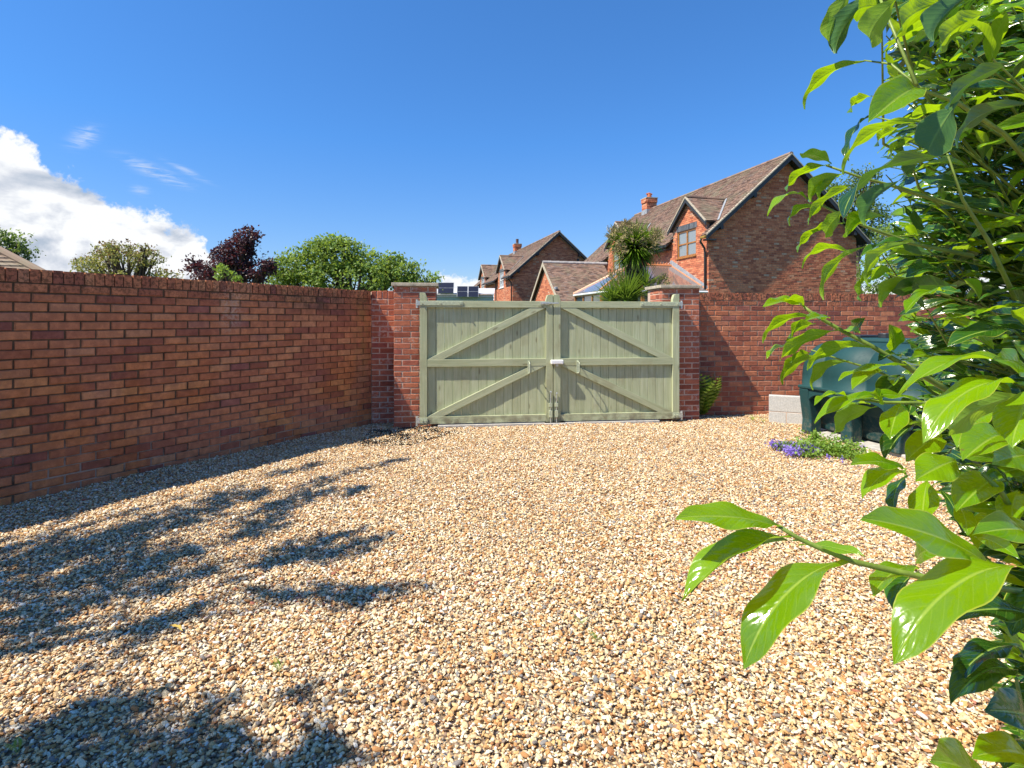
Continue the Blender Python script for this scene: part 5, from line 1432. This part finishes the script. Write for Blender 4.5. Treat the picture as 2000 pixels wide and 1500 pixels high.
    for l in hero + fill[:nf]:
        P0, P1, n, ws, var, old = l
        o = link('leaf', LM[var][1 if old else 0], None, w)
        o.matrix_basis = Matrix.Translation(-base) @ mat_of(P0, P1, n, ws)
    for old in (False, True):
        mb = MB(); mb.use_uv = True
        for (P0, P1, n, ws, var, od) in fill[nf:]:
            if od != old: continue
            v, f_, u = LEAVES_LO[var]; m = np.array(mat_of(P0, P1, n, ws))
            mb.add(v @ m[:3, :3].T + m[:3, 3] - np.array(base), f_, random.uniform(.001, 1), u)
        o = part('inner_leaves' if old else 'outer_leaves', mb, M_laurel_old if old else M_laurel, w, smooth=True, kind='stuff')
    print('laurel hero', len(hero), 'fill', len(fill), 'sprays', made)
laurel()

# ------------------------------------------------------------------ small plants
def clump_plant(name, label, cat, centers, mats, leaf, base):
    w = thing(name, label, cat, base)
    for nm, m, cs, n, lf in mats:
        mb = MB()
        for (p, r_, hz) in cs:
            C = np.array(p) - np.array(base) + rng.normal(size=(n, 3))*np.array([r_, r_, hz]); C[:, 2] = np.abs(C[:, 2])
            leaf_cards(mb, C, None, lf, 0.8, 1.0)
        part(nm, mb, m, w, kind='stuff')
    return w
def gp(x, y): 
    D = EYE*F/(y-HOR); return Vector(((x-1000)/F*D, D, 0.0))
green = [(gp(x, y), 0.06, 0.065) for x, y in ((1575, 880), (1600, 885), (1625, 888), (1650, 893), (1675, 897), (1590, 872), (1615, 876), (1640, 882), (1665, 888), (1580, 892), (1562, 884))] + [(gp(1597, 872)+Vector((0, 0.05, .1)), .03, .03)]
purp = [(gp(x, y)+Vector((0, 0, .045)), 0.05, 0.02) for x, y in ((1530, 878), (1548, 882), (1560, 880), (1545, 890), (1570, 888), (1520, 876), (1582, 886))]
purp2 = [(gp(x, y)+Vector((0, -.03, .05)), 0.012, 0.012) for x, y in ((1640, 905), (1688, 902), (1600, 884), (1615, 900), (1680, 880), (1512, 878))]
fl = clump_plant('flowering_plant', 'low mat of purple bellflowers and green leaves at the foot of the oil tank', 'flowers', None,
            [('foliage', M_leaf_lime, green + purp[:3], 230, 0.032), ('flower', M_purple_fl, purp, 240, 0.024), ('stray_flower', M_purple_fl, purp2, 26, 0.018)], 0, gp(1600, 880))
def fern(label, base, n, L_, cat='weed', up=1.0):
    w = thing('fern' if n > 8 else 'weed', label, cat, base); mb = MB()
    for i in range(n):
        q = random.uniform(0, 6.28); d = Vector((math.cos(q)*.6, math.sin(q)*.6, random.uniform(.5, 1.3)*up)).normalized(); p = Vector((0, 0, 0)); l = L_*random.uniform(.6, 1.1)
        for k in range(12):
            t = k/12; d = (d + Vector((0, 0, -0.035))).normalized(); p = p + d*l/12; s = d.cross(Vector((0, 0, 1))).normalized()
            wl = 0.30*l*math.sin(math.pi*min(1, 0.15+t*.85)); 
            for sg in (-1, 1):
                e = p + s*sg*wl + d*wl*0.35; m_ = p.lerp(e, .5); o_ = d*l*0.030
                mb.add([tuple(p), tuple(m_-o_), tuple(e), tuple(m_+o_)], [(0,1,2,3)], random.uniform(.001, 1))
    part('fronds', mb, M_blade if n > 8 else M_leaf_lime, w); return w
fw = wr0 + U7*0.14 - V7*0.10
fern('leafy green fern growing at the foot of the right pillar', (fw.x, fw.y, 0), 30, 0.62, 'fern', 2.4)
for (x, y, lb) in ((1136, 1222, 'small green weed in the gravel, upper of the pair near the middle'), (1165, 1252, 'small green weed in the gravel, lower of the pair near the middle'),
                   (1490, 826, 'low green weed in the gravel by the end of the concrete blocks'), (1470, 822, 'low green weed in the gravel just left of the concrete blocks'), (545, 1312, 'tiny green weed in the gravel below the curled yellow leaf'), (35, 1475, 'tiny green weed in the shaded gravel at the bottom left')):
    p = gp(x, y); fern(lb, (p.x, p.y, 0.01), 5, 0.045 if y > 900 else 0.10, 'weed', 0.8)
mb = MB(); v, f_, u = LEAVES[1]; mb.add(v*np.array([0.08, 0.11, 0.09]), f_, 0, u)
fy = part('fallen_leaf', mb, simple_mat('yellow_dead_leaf', (0.62, 0.42, 0.09), 0.5, 0.2, 40), smooth=True)
fy.location = gp(356, 1246) + Vector((0, 0, .030)); fy.rotation_euler = (0.25, -0.1, 2.75)
tag(fy, 'curled yellow fallen leaf lying on the gravel at lower left', 'leaf')
lit = MB()
for _ in range(70):
    for k in range(40):
        q = gp(random.uniform(-100, 1900), random.uniform(835, 1500))
        d_ = left_of_wall(q.x, q.y)
        if d_ > 0.05 and gate_v(q.x, q.y) < -0.1 and (random.random() < 0.25 or d_ < 0.35): break
    v, f_, u = LEAVES_LO[random.randrange(6)]; s_ = random.uniform(0.016, 0.034)
    M_ = np.array(Euler((random.uniform(-.5, .5), random.uniform(-.3, .3), random.uniform(0, 6.28))).to_matrix())
    lit.add((v * np.array([s_, s_ * 1.5, s_])) @ M_.T + np.array([q.x, q.y, gz(q.x, q.y) + 0.016]), f_, random.uniform(.001, 1))
tag(part('leaf_litter', lit, M_dead, smooth=True), 'scattered small brown leaf bits lying on the gravel', 'leaf litter', kind='stuff')
print('tris', sum(len(o.data.polygons) for o in scene.objects if o.type == 'MESH'), 'objects', len(scene.objects))
